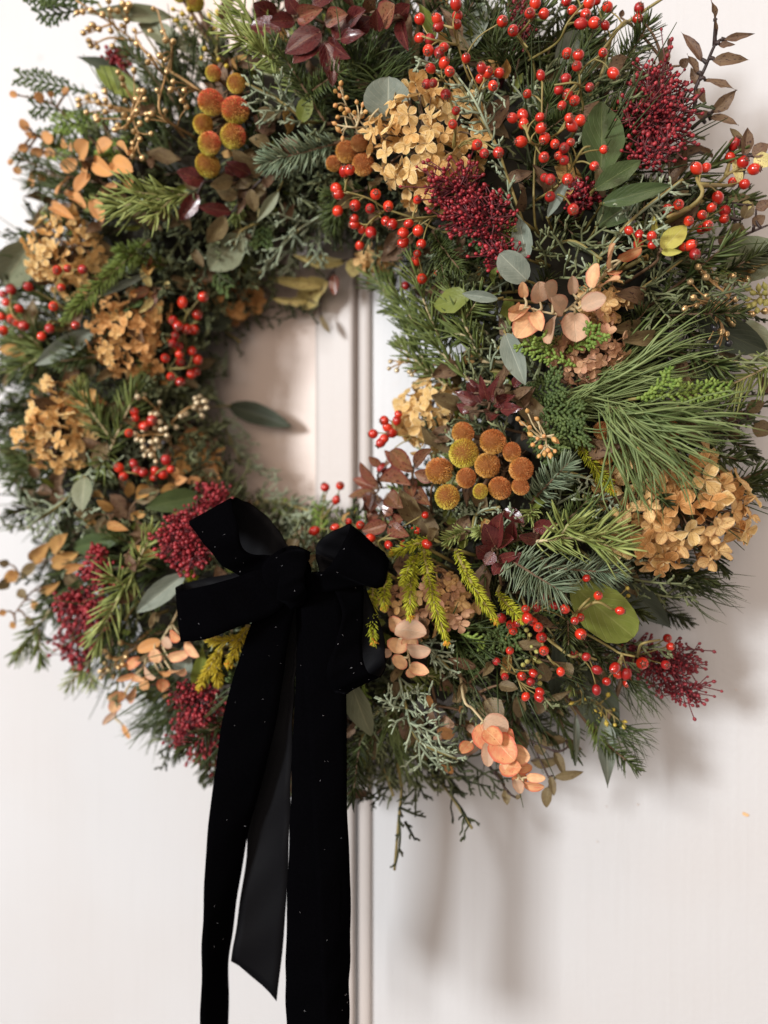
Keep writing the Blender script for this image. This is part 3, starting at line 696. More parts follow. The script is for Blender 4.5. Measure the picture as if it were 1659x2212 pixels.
def pine_sprig(label, bases, lift=(.01, .05), mat='pine', width=3.2, seed=1, twig='twig', budcol=None):
    """bases: list of (bx,by, tips[(x,y),...], n) : needles fan from the base towards an interpolated line of tips"""
    rg = random.Random(seed); t = None; bs = MB()
    for bx, by, tips, n, spread in bases:
        p0 = P(bx, by, lift[0])
        if t is None: t = thing('pine_sprig', label, 'pine sprig', p0); first = p0; bs.tube([p0.lerp(core(p0), .6), p0], .002, 6)
        elif (p0 - first).length < .09: bs.tube(smooth_path([first, first.lerp(p0, .5) - tocam(p0) * .002, p0], 3), .0019, 6)
        for i in range(n):
            f = (i + rg.uniform(-.3, 1.3)) / n * (len(tips) - 1); f = min(max(f, 0), len(tips) - 1.001); j = int(f)
            x = tips[j][0] + (tips[j + 1][0] - tips[j][0]) * (f - j); y = tips[j][1] + (tips[j + 1][1] - tips[j][1]) * (f - j)
            sc_ = rg.uniform(.72, 1.04); x = bx + (x - bx) * sc_; y = by + (y - by) * sc_
            li = lift[1] + rg.uniform(-spread, spread)
            q0 = p0 + jit(rg, .0028); q1 = P(x, y, li); m = mpp(q0); ax = q1 - q0; w = width * m * rg.uniform(.8, 1.15) * 50
            put('needle', PINE[mat][rg.randrange(5)], t, frame(q0, ax, (tocam(q0) + jit(rg, .5)).normalized(), w, ax.length, w))
    put('stem', bs.mesh('stem', M[twig]), t)
    return t

# ------------------------------------------------------------------ filler foliage (one mass per kind)
def stuff(name, b, mat, label, cat):
    o = put(name, b.mesh(name, M[mat]), None, None, 'stuff', label); o['category'] = cat; return o
rg = random.Random(11); fb = MB(); fb2 = MB(); fs = MB(); cb = MB(); cb2 = MB(); pb = MB()
def torus_pt(a, w, lift):
    q = RC + math.cos(w) * (TA + lift); return V((math.cos(a) * q, YC + math.sin(w) * (TB + lift), math.sin(a) * q))
for i in range(1300):
    a = rg.uniform(0, 2 * math.pi); w = rg.uniform(-3.5, .35)       # -pi/2 faces the viewer, -pi the hole
    p = torus_pt(a, w, -.022); n = nrm(p); tg = V((-math.sin(a), 0, math.cos(a)))
    rd = V((math.cos(a), 0, math.sin(a))); hole = math.cos(w) < -.35; outer = math.cos(w) > .45
    d = (n * rg.uniform(.35, .8) + tg * rg.gauss(0, .7) + rd * (-.1 if hole else rg.uniform(.1, .7))).normalized()
    L = rg.uniform(.036, .060) if hole else (rg.uniform(.045, .080) if outer else rg.uniform(.022, .040))
    e = p + d * L
    if e.y > -.006: e.y = -.006
    kind = rg.random()
    if hole: kind = .5
    if kind < .24: branch(fb, fs, p, e, rg, .013, .0010, 1.25, 1.0, .5, .05, plane=n)
    elif kind < .34: branch(fb2, fs, p, e, rg, .018, .0013, .62, .75, .2, .05, plane=n)
    elif kind < .93: coral(cb if rg.random() < .5 else cb2, p, e, rg, 2, .016, .0065, .0010, plane=n)
    else:
        for j in range(18): pb.needle(p + jit(rg, .003), (d + jit(rg, .28)).normalized(), rg.uniform(.05, .085), .0008, bend=jit(rg, .3))
for i in range(150):      # lacy grey rim round the hole, thickest at its left and bottom
    a = rg.uniform(1.9, 5.1); w = rg.uniform(-3.7, -2.3); p = torus_pt(a, w, -.016); n = nrm(p); rd = V((math.cos(a), 0, math.sin(a)))
    e = p + (n * .9 - rd * .3 + jit(rg, .45)).normalized() * rg.uniform(.030, .052); e.y = min(e.y, -.008)
    coral(cb if rg.random() < .7 else cb2, p, e, rg, 3, .015, .0055, .0010, plane=n)
stuff('fir_foliage', fb, 'fir_deep', 'dense fir needles coloured dark as gap shade all round the wreath', 'foliage')
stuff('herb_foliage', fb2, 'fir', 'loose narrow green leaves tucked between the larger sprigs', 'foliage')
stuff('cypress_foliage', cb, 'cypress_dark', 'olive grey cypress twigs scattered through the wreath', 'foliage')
stuff('shaded_foliage', cb2, 'cypress_shade', 'cypress twigs coloured as shade deep in the wreath and round its hole', 'foliage')
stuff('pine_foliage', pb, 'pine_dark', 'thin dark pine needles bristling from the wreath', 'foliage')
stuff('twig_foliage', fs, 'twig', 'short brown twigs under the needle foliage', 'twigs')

# small dry leaves, pale tips and pips that fill the gaps between the large sprigs
lr = random.Random(23)
def litter(name, n, mat, label, cat, size, wr, lo, hi, shape='oval'):
    b = MB(); uvs = []
    for i in range(n):
        a = lr.uniform(0, 2 * math.pi); w = lr.uniform(-3.1, .1); p = torus_pt(a, w, lr.uniform(lo, hi)); nn = nrm(p)
        ax = (nn * lr.uniform(-.1, .6) + jit(lr, .6)).normalized(); L = size * lr.uniform(.6, 1.25); W = L * wr * lr.uniform(.7, 1.2)
        mw = frame(p, ax, (nn + tocam(p) + jit(lr, .5)).normalized(), W, L, L); k = len(b.v); cu = lr.uniform(-.3, .5); fo = lr.uniform(.1, .6); ph = lr.uniform(0, 6)
        for q in range(6):
            v = .5 - .5 * math.cos(math.pi * q / 5); ww = max(.04, math.sin(math.pi * v ** .9) ** .8)
            for u in (-1, -.5, 0, .5, 1):
                b.v.append(mw @ V((u * .5 * ww, v, -cu * v * v + fo * abs(u) * ww * .4 + .08 * math.sin(v * 9 + ph + u)))); uvs.append((u * .5 + .5, v))
        for q in range(5):
            for u in range(4): z = k + q * 5 + u; b.f.append((z, z + 1, z + 6, z + 5))
    o = put(name, b.mesh(name, M[mat], True, uvs), None, None, 'stuff', label); o['category'] = cat
litter('brown_leaf_bits', 210, 'brown_leaf', 'small dark brown dry leaves tucked all through the wreath', 'dry leaves', .024, .5, -.004, .018)
litter('olive_leaf_bits', 200, 'brown_olive', 'small spotted olive leaves tucked all through the wreath', 'leaves', .025, .45, -.004, .018)
litter('amber_leaf_bits', 70, 'rust_leaf', 'small rusty amber leaves tucked all through the wreath', 'dry leaves', .018, .55, -.008, .012)
litter('green_leaf_bits', 110, 'leaf_olive', 'small olive green leaves tucked all through the wreath', 'leaves', .020, .42, -.010, .008)
cf = MB()
for i in range(34):
    a = lr.uniform(0, 2 * math.pi); w = lr.uniform(-2.9, .2); p = torus_pt(a, w, -.010); n = nrm(p); d = (n * .45 + jit(lr, .6)).normalized()
    frond(cf, p, p + d * lr.uniform(.035, .05), lr, .030, (n + tocam(p) + jit(lr, .3)).normalized(), 1.15)
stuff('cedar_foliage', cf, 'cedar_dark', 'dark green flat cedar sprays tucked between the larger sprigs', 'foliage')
tb = MB(); tb2 = MB(); ts = MB()
for i in range(100):
    a = lr.uniform(0, 2 * math.pi); w = lr.uniform(-2.9, .1); p = torus_pt(a, w, -.008); n = nrm(p); d = (n * .8 + jit(lr, .5)).normalized(); e = p + d * lr.uniform(.022, .036)
    if lr.random() < .55: coral(tb, p, e, lr, 2, .012, .0055, .0009, plane=n)
    else: branch(tb2, ts, p, e, lr, .012, .0009, 1.6, .75, .2, .05, plane=n)
stuff('silver_tips', tb, 'cypress', 'silvery cypress tips standing up between the larger sprigs', 'foliage')
stuff('green_tips', tb2, 'rosemary', 'fresh yellow green needle tips standing up between the larger sprigs', 'foliage')
stuff('pale_tip_stems', ts, 'twig_pale', 'thin pale stems under the fresh green tips', 'twigs')

# ------------------------------------------------------------------ velvet bow
def mat_velvet():
    m, nt, p, out = newmat('black_velvet'); geo = nt.nodes.new('ShaderNodeNewGeometry')
    nz = noise(nt, geo.outputs['Position'], 900, 3)
    nt.links.new(mixc(nt, nz, (.0006, .0006, .0008), (.0016, .0015, .002)), p.inputs['Base Color'])
    p.inputs['Roughness'].default_value = 1; p.inputs['Specular IOR Level'].default_value = .0
    p.inputs['Sheen Weight'].default_value = .003; p.inputs['Sheen Roughness'].default_value = .35; p.inputs['Sheen Tint'].default_value = (.75, .75, .95, 1)
    bump(nt, nz, .4, .0003, p); return m
def mat_satin():
    m, nt, p, out = newmat('black_satin_back'); tc = nt.nodes.new('ShaderNodeTexCoord')
    w = nt.nodes.new('ShaderNodeTexWave'); w.inputs['Scale'].default_value = 700; w.bands_direction = 'DIAGONAL'; nt.links.new(tc.outputs['Object'], w.inputs[0])
    nt.links.new(mixc(nt, w.outputs[1], (.0018, .0018, .0024), (.0045, .0045, .0056)), p.inputs['Base Color'])
    p.inputs['Roughness'].default_value = .55; p.inputs['Specular IOR Level'].default_value = .06; bump(nt, w.outputs[1], .3, .0002, p); return m
VELVET, SATIN = mat_velvet(), mat_satin()
bow = thing('velvet_bow', 'black velvet bow with long ribbon tails tied to the bottom of the wreath', 'bow', PY(620, 1240, -.15))
lint = MB(); lrg = random.Random(8)
def ribbon(name, secs, flip=False, sub=7, cup=.0, lints=12, label=None, ragged=False):
    A = smooth_path([PY(s[0], s[1], s[2]) for s in secs], sub); B = smooth_path([PY(s[3], s[4], s[5]) for s in secs], sub)
    n = len(A); NC = 6; b = MB(); rows = []; rr = random.Random(n)
    for i in range(n):
        along = (A[min(i + 1, n - 1)] + B[min(i + 1, n - 1)]) - (A[max(i - 1, 0)] + B[max(i - 1, 0)])
        nn = along.cross(B[i] - A[i]); nn = nn.normalized() if nn.length > 1e-9 else V((0, -1, 0))
        if flip: nn = -nn
        rows.append(nn)
    T = .00035
    for s in (1, -1):
        for i in range(n):
            for k in range(NC + 1):
                f = k / NC; c = cup * math.sin(math.pi * f) + .0006 * math.sin(i * .9 + f * 5)
                p = A[i].lerp(B[i], f) + rows[i] * (c + s * T)
                if ragged and i == n - 1: p = p + V((0, 0, rr.uniform(-.0008, .0006)))
                b.v.append(p)
    W = NC + 1; off = n * W; mi = []
    for i in range(n - 1):
        for k in range(NC):
            a = i * W + k
            q1 = (a, a + W, a + W + 1, a + 1); q2 = tuple(off + z for z in reversed(q1)); 
            b.f += [q1, q2]; mi += [0, 1]
    for i in range(n - 1):
        for k in (0, NC):
            a = i * W + k; b.f.append((a, a + W, off + a + W, off + a)); mi.append(0)
    for i in (0, n - 1):
        for k in range(NC): a = i * W + k; b.f.append((a, a + 1, off + a + 1, off + a)); mi.append(0)
    me = b.mesh(name, VELVET); me.materials.append(SATIN); me.polygons.foreach_set('material_index', mi)
    import bmesh
    bm = bmesh.new(); bm.from_mesh(me); bmesh.ops.recalc_face_normals(bm, faces=bm.faces); bm.to_mesh(me); bm.free()
    o = put(name, me, bow); 
    if label: o['label'] = label
    for q in range(int(lints * .8)):
        i = lrg.randrange(n - 1); f = lrg.uniform(.05, .95); p = A[i].lerp(B[i], f) + rows[i] * (cup * math.sin(math.pi * f) + T + .0003)
        d = (A[i + 1] - A[i]).normalized() * lrg.uniform(-1, 1) + (B[i] - A[i]).normalized() * lrg.uniform(-1, 1)
        lint.needle(p, d.normalized() if d.length > 1e-6 else V((1, 0, 0)), lrg.choice((.0005, .0007, .001, .0013)), .00008)
def S(rows, Y): return [(a, y1, Y, b_, y2, Y) for a, y1, b_, y2 in rows]
ribbon('tail', [(600, 1300, -.170, 650, 1300, -.170), (590, 1400, -.166, 642, 1410, -.170), (560, 1480, -.160, 637, 1475, -.170), (540, 1560, -.156, 632, 1560, -.168), (535, 1700, -.155, 628, 1700, -.165), (534, 1830, -.156, 624, 1820, -.162), (514, 1980, -.160, 616, 1985, -.158), (499, 2075, -.162, 598, 2160, -.156)], flip=True, cup=.002, lints=6, label='ribbon tail showing its grey satin back, cut on the slant', ragged=True)
ribbon('tail', [(575, 1270, -.200, 645, 1285, -.195), (541, 1352, -.195, 625, 1370, -.190), (512, 1438, -.190, 612, 1460, -.183), (483, 1543, -.186, 596, 1560, -.178), (463, 1680, -.184, 566, 1690, -.172), (448, 1800, -.184, 536, 1800, -.166), (440, 1950, -.184, 511, 1950, -.160), (436, 2080, -.184, 494, 2085, -.156), (433, 2240, -.184, 494, 2240, -.156)], cup=.003, lints=26, label='velvet ribbon tail hanging on the left')
ribbon('tail', [(635, 1235, -.190, 690, 1235, -.188), (640, 1290, -.186, 720, 1300, -.184), (640, 1460, -.180, 735, 1460, -.176), (632, 1600, -.178, 735, 1600, -.174), (628, 1750, -.178, 735, 1750, -.174), (622, 1900, -.178, 735, 1900, -.174), (618, 2050, -.178, 735, 2050, -.174), (617, 2140, -.178, 735, 2140, -.174), (620, 2240, -.178, 735, 2240, -.174)], cup=.001, lints=10, label='velvet ribbon tail hanging in the middle right')
ribbon('tail', [(640, 1235, -.197, 700, 1235, -.195), (650, 1290, -.195, 735, 1290, -.192), (656, 1465, -.190, 747, 1465, -.182), (667, 1600, -.186, 749, 1600, -.176), (675, 1750, -.184, 750, 1750, -.172), (683, 1900, -.183, 756, 1880, -.168), (692, 2050, -.183, 757, 2030, -.166), (696, 2140, -.183, 754, 2130, -.166), (700, 2240, -.183, 755, 2240, -.166)], cup=.002, lints=20, label='velvet ribbon tail lying on top at the right')
ribbon('loop', [(605, 1275, -.198, 630, 1215, -.198), (548, 1256, -.202, 580, 1200, -.202), (487, 1226, -.215, 528, 1190, -.215), (450, 1185, -.222, 512, 1130, -.222), (415, 1140, -.218, 500, 1085, -.218), (409, 1128, -.206, 503, 1077, -.208), (425, 1137, -.190, 525, 1081, -.195), (490, 1185, -.176, 562, 1103, -.185), (540, 1225, -.176, 596, 1138, -.180), (580, 1245, -.180, 622, 1178, -.180), (600, 1250, -.185, 645, 1195, -.185)], flip=True, lints=22, label='upper left loop of the bow')
ribbon('loop', [(612, 1232, -.200, 622, 1300, -.200), (560, 1230, -.206, 580, 1332, -.206), (500, 1250, -.214, 520, 1352, -.214), (440, 1266, -.220, 452, 1379, -.220), (394, 1275, -.212, 403, 1386, -.212), (381, 1271, -.197, 391, 1384, -.197), (394, 1261, -.182, 405, 1370, -.182), (450, 1248, -.172, 460, 1350, -.174), (520, 1236, -.174, 560, 1330, -.18)], lints=22, label='left loop of the bow')
ribbon('loop', [(640, 1240, -.204, 655, 1285, -.202), (688, 1238, -.212, 780, 1266, -.206), (712, 1222, -.222, 826, 1268, -.215), (740, 1175, -.225, 839, 1228, -.215), (757, 1135, -.215, 835, 1200, -.200), (725, 1145, -.200, 815, 1195, -.185), (688, 1170, -.190, 780, 1225, -.175), (682, 1195, -.186, 770, 1245, -.175), (690, 1236, -.195, 770, 1260, -.185)], flip=True, lints=12, label='upper right loop of the bow')
ribbon('loop', [(715, 1260, -.200, 785, 1262, -.19), (739, 1320, -.206, 785, 1320, -.196), (725, 1390, -.210, 782, 1390, -.20), (706, 1445, -.210, 788, 1440, -.205), (716, 1485, -.205, 808, 1460, -.20), (741, 1498, -.195, 829, 1453, -.186), (762, 1480, -.180, 832, 1410, -.170), (752, 1400, -.176, 826, 1360, -.166), (725, 1290, -.180, 790, 1270, -.170)], lints=22, label='drooping lower right loop of the bow')
b = MB(); kc = PY(618, 1242, -.196); km = mpp(kc)
for i in range(17):
    v = math.pi * (i + .02) / 16.04
    for k in range(28):
        w = 2 * math.pi * k / 28; pl = 1 + .09 * math.sin(w * 7 + v * 1.5) + .05 * math.sin(w * 3)
        b.v.append(kc + RGT * (math.cos(w) * math.sin(v) * 52 * km * pl) + UPV * (math.cos(v) * 50 * km * (1 + .2 * math.sin(w * 3 + 1))) - FWD * (math.sin(w) * math.sin(v) * .008 * pl))
for i in range(16):
    for k in range(28): b.f.append((i * 28 + k, i * 28 + (k + 1) % 28, (i + 1) * 28 + (k + 1) % 28, (i + 1) * 28 + k))
put('knot', b.mesh('knot', VELVET), bow)
ribbon('knot_wrap', [(606, 1188, -.186, 672, 1192, -.186), (592, 1210, -.210, 668, 1206, -.210), (600, 1232, -.2165, 660, 1230, -.2165), (603, 1256, -.217, 657, 1256, -.217), (598, 1285, -.211, 662, 1286, -.211), (606, 1304, -.192, 655, 1308, -.192)], cup=.003, lints=4)
put('lint', lint.mesh('lint', mat_plain('white_lint', (.25, .25, .28), (.5, .5, .52), .9)), bow, kind='stuff')

# ------------------------------------------------------------------ hydrangea heads
hydrangea('golden dried hydrangea head beside four rusty fuzzy balls near the top', (912, 310), 122, 118, 'petal_gold', 50, .030, 22, mats=['petal_gold', 'petal_gold', 'petal_orange'])
hydrangea('large tan hydrangea head at the right edge under the drooping pine needles', (1478, 1105), 160, 126, 'petal_tan', 62, .034, 26, mats=['petal_tan', 'petal_tan', 'petal_gold', 'petal_brown'])
hydrangea('brown hydrangea head left of the hole beside red rosehips', (282, 724), 88, 88, 'petal_brown', 52, .022, 15, mats=['petal_brown', 'petal_brown', 'petal_orange'])
hydrangea('orange gold hydrangea head low on the left side of the wreath', (128, 925), 84, 96, 'petal_orange', 54, .022, 16, mats=['petal_orange', 'petal_orange', 'petal_gold', 'petal_brown'])
hydrangea('blurred yellow hydrangea head at the left rim with rosehips over it', (138, 550), 80, 80, 'petal_gold', 44, .022, 15, mats=['petal_gold', 'petal_orange'])
hydrangea('rosy brown hydrangea head under the bright cedar beside the pine needles', (1268, 757), 76, 74, 'petal_pink', 34, .016, 17)
hydrangea('pale gold hydrangea head on the right lip of the hole', (915, 895), 66, 72, 'petal_gold', 26, .012, 21)
hydrangea('faded pink and tan hydrangea head below the lime tassels right of the bow', (925, 1298), 104, 66, 'petal_pink', 40, .014, 17, mats=['petal_pink', 'petal_tan'])
hydrangea('small tan hydrangea head peeping out behind the peach eucalyptus', (1300, 655), 46, 50, 'petal_tan', 16, .012, 17)
hydrangea('rust brown hydrangea head on the shaded upper lip of the hole', (500, 640), 66, 60, 'petal_brown', 24, .008, 20)
hydrangea('small peach hydrangea head at the top right lip of the hole', (815, 575), 40, 36, 'petal_tan', 10, .016, 18)
hydrangea('dim golden hydrangea head behind the pale gold berries left of the bow', (425, 1000), 52, 52, 'petal_orange', 18, .006, 20)

# ------------------------------------------------------------------ skimmia heads
skimmia('large crimson skimmia head at the upper right against the door', [(1425, 195, 78, 74), (1440, 265, 74, 70), (1395, 250, 62, 70), (1410, 330, 60, 46)], (.3, 1), 295, .035, 4.3)
skimmia('crimson skimmia head below the golden hydrangea near the top', [(985, 405, 74, 62), (1052, 470, 70, 72), (990, 470, 52, 50), (1078, 552, 46, 42)], (-.7, .5), 295, .036, 4.2, 2)
skimmia('crimson skimmia head left of the bow loop', [(392, 1170, 56, 66), (410, 1120, 44, 36), (420, 1190, 40, 40)], (-.6, -.3), 260, .042, 4.3, 3)
skimmia('small crimson skimmia head half hidden above the upper left bow loop', [(455, 1080, 46, 34)], (-.2, .8), 100, .030, 4.0, 4)
skimmia('blurred crimson skimmia head at the lower left rim', [(165, 1312, 50, 46), (168, 1388, 48, 52), (212, 1320, 34, 40)], (-.5, -.7), 250, .024, 4.3, 5)
skimmia('deep red skimmia head beside the left ribbon tail', [(425, 1510, 60, 52), (425, 1580, 62, 56), (448, 1635, 36, 30)], (-.1, -1), 280, .022, 4.1, 6)
skimmia('small red skimmia head above the rosemary at the lower left', [(212, 1240, 36, 36), (208, 1195, 22, 24)], (-.4, -.6), 90, .022, 4.2, 7)
skimmia('dark open skimmia spray reaching out at the lower right', [(1385, 1420, 56, 48), (1438, 1450, 58, 52), (1478, 1420, 44, 36), (1482, 1495, 46, 38)], (.8, -.45), 230, .010, 3.6, 8, 'bud_dark', 2.0)
skimmia('tiny skimmia cluster under the broad dark leaves at the upper right', [(1256, 424, 44, 38)], (.2, .8), 70, .012, 4.0, 9)
skimmia('little skimmia sprig behind the gold berries at the upper left', [(258, 125, 30, 26)], (-.3, .7), 42, .012, 4.2, 10)
skimmia('dark skimmia sprig at the top edge among the pine needles', [(1126, 45, 26, 50)], (.2, 1), 63, .02, 3.8, 11, 'bud_dark')

# ------------------------------------------------------------------ ball flowers
ball_cluster('cluster of red and yellow fuzzy balls at the upper left of the wreath', 1, [(1355, 465, 52), (1500, 530, 58), (1340, 650, 84), (1495, 700, 88), (1290, 790, 68), (1480, 865, 82), (1330, 912, 74), (1320, 1050, 80)], ['ball_red', 'ball_gold', 'ball_red'], .034)
ball_cluster('four small rusty fuzzy balls beside the golden hydrangea', 2, [(640, 965, 72), (745, 1045, 68), (720, 910, 55), (560, 1040, 52)], ['ball_rust', 'ball_rust', 'ball_brown'], .030)
ball_cluster('big cluster of orange fuzzy balls in the middle of the right side', 5, [(1380, 1190, 74), (1385, 1320, 92), (1570, 1245, 86), (1230, 1430, 90), (1400, 1475, 70), (1535, 1395, 82), (1280, 1595, 80), (1615, 1540, 78), (1750, 1420, 80), (1690, 1310, 62), (1745, 1530, 58), (1490, 1560, 50)], ['ball_rust', 'ball_gold', 'ball_rust', 'ball_rust', 'ball_rust'], .040)
ball_cluster('brown fuzzy balls half covered by the drooping pine needles', 6, [(610, 1175, 62), (620, 1325, 66), (765, 1305, 58), (1010, 1170, 82), (850, 1400, 50)], ['ball_brown', 'ball_rust'], .022)
ball_cluster('yellow fuzzy ball cut off by the top edge', 1, [(1240, 15, 60), (1140, -40, 50)], ['ball_yellow'], .022)

# ------------------------------------------------------------------ rosehips
berry_spray('tall branching rosehip spray in front of the broad dark leaves', 3,
    [[(180, 1430), (178, 1000), (215, 880), (225, 520)], [(180, 980), (150, 900), (110, 790)], [(215, 870), (345, 830), (365, 790)], [(180, 1240), (310, 1190), (400, 1080), (480, 950), (530, 930)]],
    [(215, 480), (130, 597), (35, 750), (100, 730), (105, 785), (210, 745), (215, 815), (395, 750), (410, 800), (465, 765), (90, 900), (240, 880), (305, 915), (365, 940), (405, 905), (235, 1000), (330, 990), (365, 1020), (615, 950), (555, 1055), (385, 1140), (240, 1130), (275, 1140), (275, 1250), (420, 1330)], (.005, .052), 12)
berry_spray('rosehip spray rising past the dark skimmia at the top right', 3,
    [[(310, 720), (450, 540), (460, 480), (520, 400), (640, 330)], [(470, 740), (470, 610), (445, 530), (300, 540)]],
    [(385, 340), (455, 350), (445, 420), (610, 335), (675, 465), (375, 500), (525, 555), (330, 570), (385, 600), (430, 640), (350, 670)], (.005, .050), 12)
berry_spray('rosehip spray cut off by the top edge right of the pine', 3,
    [[(180, 470), (70, 240), (130, 300)], [(270, 400), (320, 270), (390, 140), (510, 0)], [(120, 300), (150, 130), (180, 60)]],
    [(415, 65), (500, 90), (145, 85), (235, 88), (180, 20), (470, 150), (555, 145), (40, 195), (380, 5), (520, 20)], (.005, .055), 12.5)
berry_spray('olive rosehip twig leaning out at the top right corner', 3,
    [[(560, 560), (640, 330), (660, 250), (700, 190), (870, 70), (990, -10)], [(700, 190), (790, 150)]],
    [(625, 162), (640, 45), (840, 50), (830, 120), (570, 5)], (.0, .045), 12.5, r0=.0016)
berry_spray('rosehip branch jutting out over the door at the right', 3,
    [[(1000, 1560), (1110, 1400), (1280, 1240), (1390, 1120), (1470, 1070)], [(1385, 1110), (1420, 1010)], [(1210, 1280), (1205, 1130)], [(1110, 1400), (1020, 1380)], [(1300, 1230), (1440, 1180)]],
    [(1445, 915), (1420, 1000), (1500, 1030), (1570, 1075), (1205, 1070), (1265, 1065), (1510, 1170), (1435, 1155), (1340, 1255), (1090, 1300), (1020, 1330)], (.005, .035), 12.5, r0=.0018)
berry_spray('rosehip cluster beside the yellow leaf at the right', 3,
    [[(940, 1640), (1100, 1530), (1200, 1440), (1310, 1390)], [(800, 1620), (830, 1530)]],
    [(1240, 1365), (1300, 1320), (1385, 1340), (1380, 1390), (1155, 1405), (1235, 1460), (1275, 1435), (775, 1465), (840, 1490), (835, 1550), (925, 1555), (920, 1500), (1165, 1560), (1120, 1570), (1195, 1615)], (.005, .030), 12)
berry_spray('rosehips at the top in front of the dark pine needles', 2,
    [[(1500, 700), (1450, 560), (1400, 450), (1340, 260), (1320, 180)], [(1350, 250), (1180, 250), (1120, 230)], [(1320, 190), (1220, 150)], [(1500, 620), (1490, 560), (1540, 480)]],
    [(1335, 25), (1105, 120), (1215, 120), (1225, 165), (1345, 100), (1340, 155), (1630, 135), (1105, 240), (1170, 250), (1160, 320), (1260, 300), (1230, 335), (1400, 370), (1500, 435), (1535, 460), (1610, 465), (1490, 500), (1570, 545)], (.0, .052), 12.5)
berry_spray('rosehips over the top of the golden hydrangea', 2,
    [[(1330, 960), (1330, 800), (1280, 560), (1230, 480)]], [(1175, 435), (1260, 400), (1295, 455), (1190, 530), (1150, 535), (1270, 600), (1335, 705), (1315, 790), (1470, 920), (1515, 975), (1605, 970)], (.02, .058), 12)
berry_spray('rosehip spray below the golden hydrangea above the rosemary', 2,
    [[(1300, 1480), (1080, 1390), (900, 1330), (780, 1260), (630, 1215)], [(640, 1215), (640, 1140)], [(900, 1350), (800, 1400), (760, 1450)], [(1090, 1390), (1090, 1300)], [(900, 1360), (760, 1500)]],
    [(625, 1090), (660, 1080), (575, 1200), (590, 1235), (825, 1235), (695, 1305), (790, 1325), (585, 1340), (905, 1310), (1090, 1270), (690, 1390), (690, 1425), (740, 1455), (795, 1475), (890, 1405), (930, 1425), (1035, 1420), (1095, 1465), (1000, 1480), (725, 1560), (1115, 1550), (1000, 1540)], (.005, .046), 12)
berry_spray('few rosehips sitting in the rosemary at the right lip of the hole', 5, [[(1300, 330), (1180, 260), (1100, 180)]], [(1080, 100), (1120, 210), (1015, 255), (1220, 165), (725, 5), (1090, 50)], (.005, .034), 11)
berry_spray('large rosehip spray over the round olive leaf at the lower right', 8,
    [[(200, 740), (290, 780), (450, 800), (590, 865), (720, 940), (770, 970), (860, 990)], [(440, 795), (540, 690), (590, 640)], [(545, 690), (620, 665), (730, 710)], [(830, 975), (900, 915), (1010, 890)], [(300, 790), (300, 890), (340, 990), (380, 1040)], [(350, 1000), (470, 985), (520, 975)], [(590, 880), (630, 1010)], [(770, 970), (775, 1040)]],
    [(640, 625), (770, 715), (270, 700), (205, 705), (215, 760), (250, 782), (280, 815), (440, 705), (500, 775), (530, 755), (535, 855, 38), (300, 875), (315, 955, 37), (500, 975), (568, 992), (415, 1080), (632, 1070), (740, 1058), (760, 1095), (810, 1095), (815, 1145), (690, 1140), (630, 1190), (905, 1030, 42), (1045, 1040), (1055, 880), (1075, 930)], (.005, .045), 11.5, r0=.0012)
berry_spray('small rosehip spray with green seed buds at the lower right', 8, [[(60, 960), (100, 1020), (140, 1080), (185, 1200)], [(110, 1030), (60, 1060)]],
    [(110, 955), (30, 1020), (180, 1108), (250, 1090), (235, 1140), (80, 1110), (205, 1230), (290, 1200), (285, 1235)], (.005, .040), 10.5)
berry_spray('rosehips under the lime tassels right of the bow', 8, [[(60, 900), (110, 840), (150, 800)]], [(120, 800), (155, 790), (130, 835), (60, 760), (320, 630), (570, 520), (380, 685)], (.005, .032), 11)
berry_spray('rosehip cluster between the brown hydrangea and the hole', 4,
    [[(1040, 900), (1130, 800), (1180, 650), (1170, 500), (1200, 400)], [(1180, 560), (1260, 480)], [(1140, 780), (1230, 760)]],
    [(1160, 360), (1290, 325), (1255, 440, 38), (1100, 475, 36), (1230, 530), (1115, 570), (1140, 640), (1220, 670), (1140, 690), (1100, 620), (1050, 715), (1145, 740, 38), (1255, 725), (1215, 815), (1245, 800), (1085, 830), (1145, 865), (1185, 530), (1130, 510)], (.005, .036), 11)
berry_spray('rosehips around the pale gold berries left of the bow', 4, [[(900, 1250), (880, 1150), (860, 1090)], [(940, 1500), (870, 1450), (800, 1440)], [(960, 1500), (1000, 1440), (1060, 1400)]],
    [(855, 1055), (860, 1095), (965, 1110), (915, 1145), (820, 1190), (755, 1410), (850, 1385), (870, 1430), (910, 1440), (785, 1465), (985, 1430), (1055, 1360), (1085, 1420), (1035, 1450), (975, 1470)], (.0, .032), 11)
berry_spray('blurred rosehips over the hydrangea at the left rim', 4, [[(420, 400), (350, 330), (380, 200), (440, 150)], [(330, 480), (300, 530)]],
    [(365, 155), (430, 145), (525, 150), (390, 265), (180, 260), (340, 385), (315, 525), (265, 575), (480, 505)], (.01, .038), 11)
berry_spray('blurred rosehips cut off by the left edge', 4, [[(200, 480), (110, 470), (40, 420)], [(110, 470), (60, 300)]],
    [(75, 465), (120, 400), (110, 490), (150, 510), (20, 540), (70, 280), (20, 310), (5, 450), (40, 360)], (.01, .03), 11)
berry_spray('rosehip twig poking into the hole beside the pale hydrangea', 5, [[(1100, 1230), (1000, 1210), (880, 1190)], [(960, 1180), (930, 1110)]],
    [(880, 1110), (970, 1070), (960, 1110), (900, 1155), (810, 1195), (880, 1225), (860, 1250), (930, 1190), (865, 1410)], (.0, .012), 10.5)
berry_spray('three rosehips rising over the bottom lip of the hole', 5, [[(480, 1760), (490, 1690), (500, 1580)], [(485, 1740), (560, 1640), (590, 1570)]], [(505, 1535), (600, 1525), (575, 1615)], (.0, .008), 10)
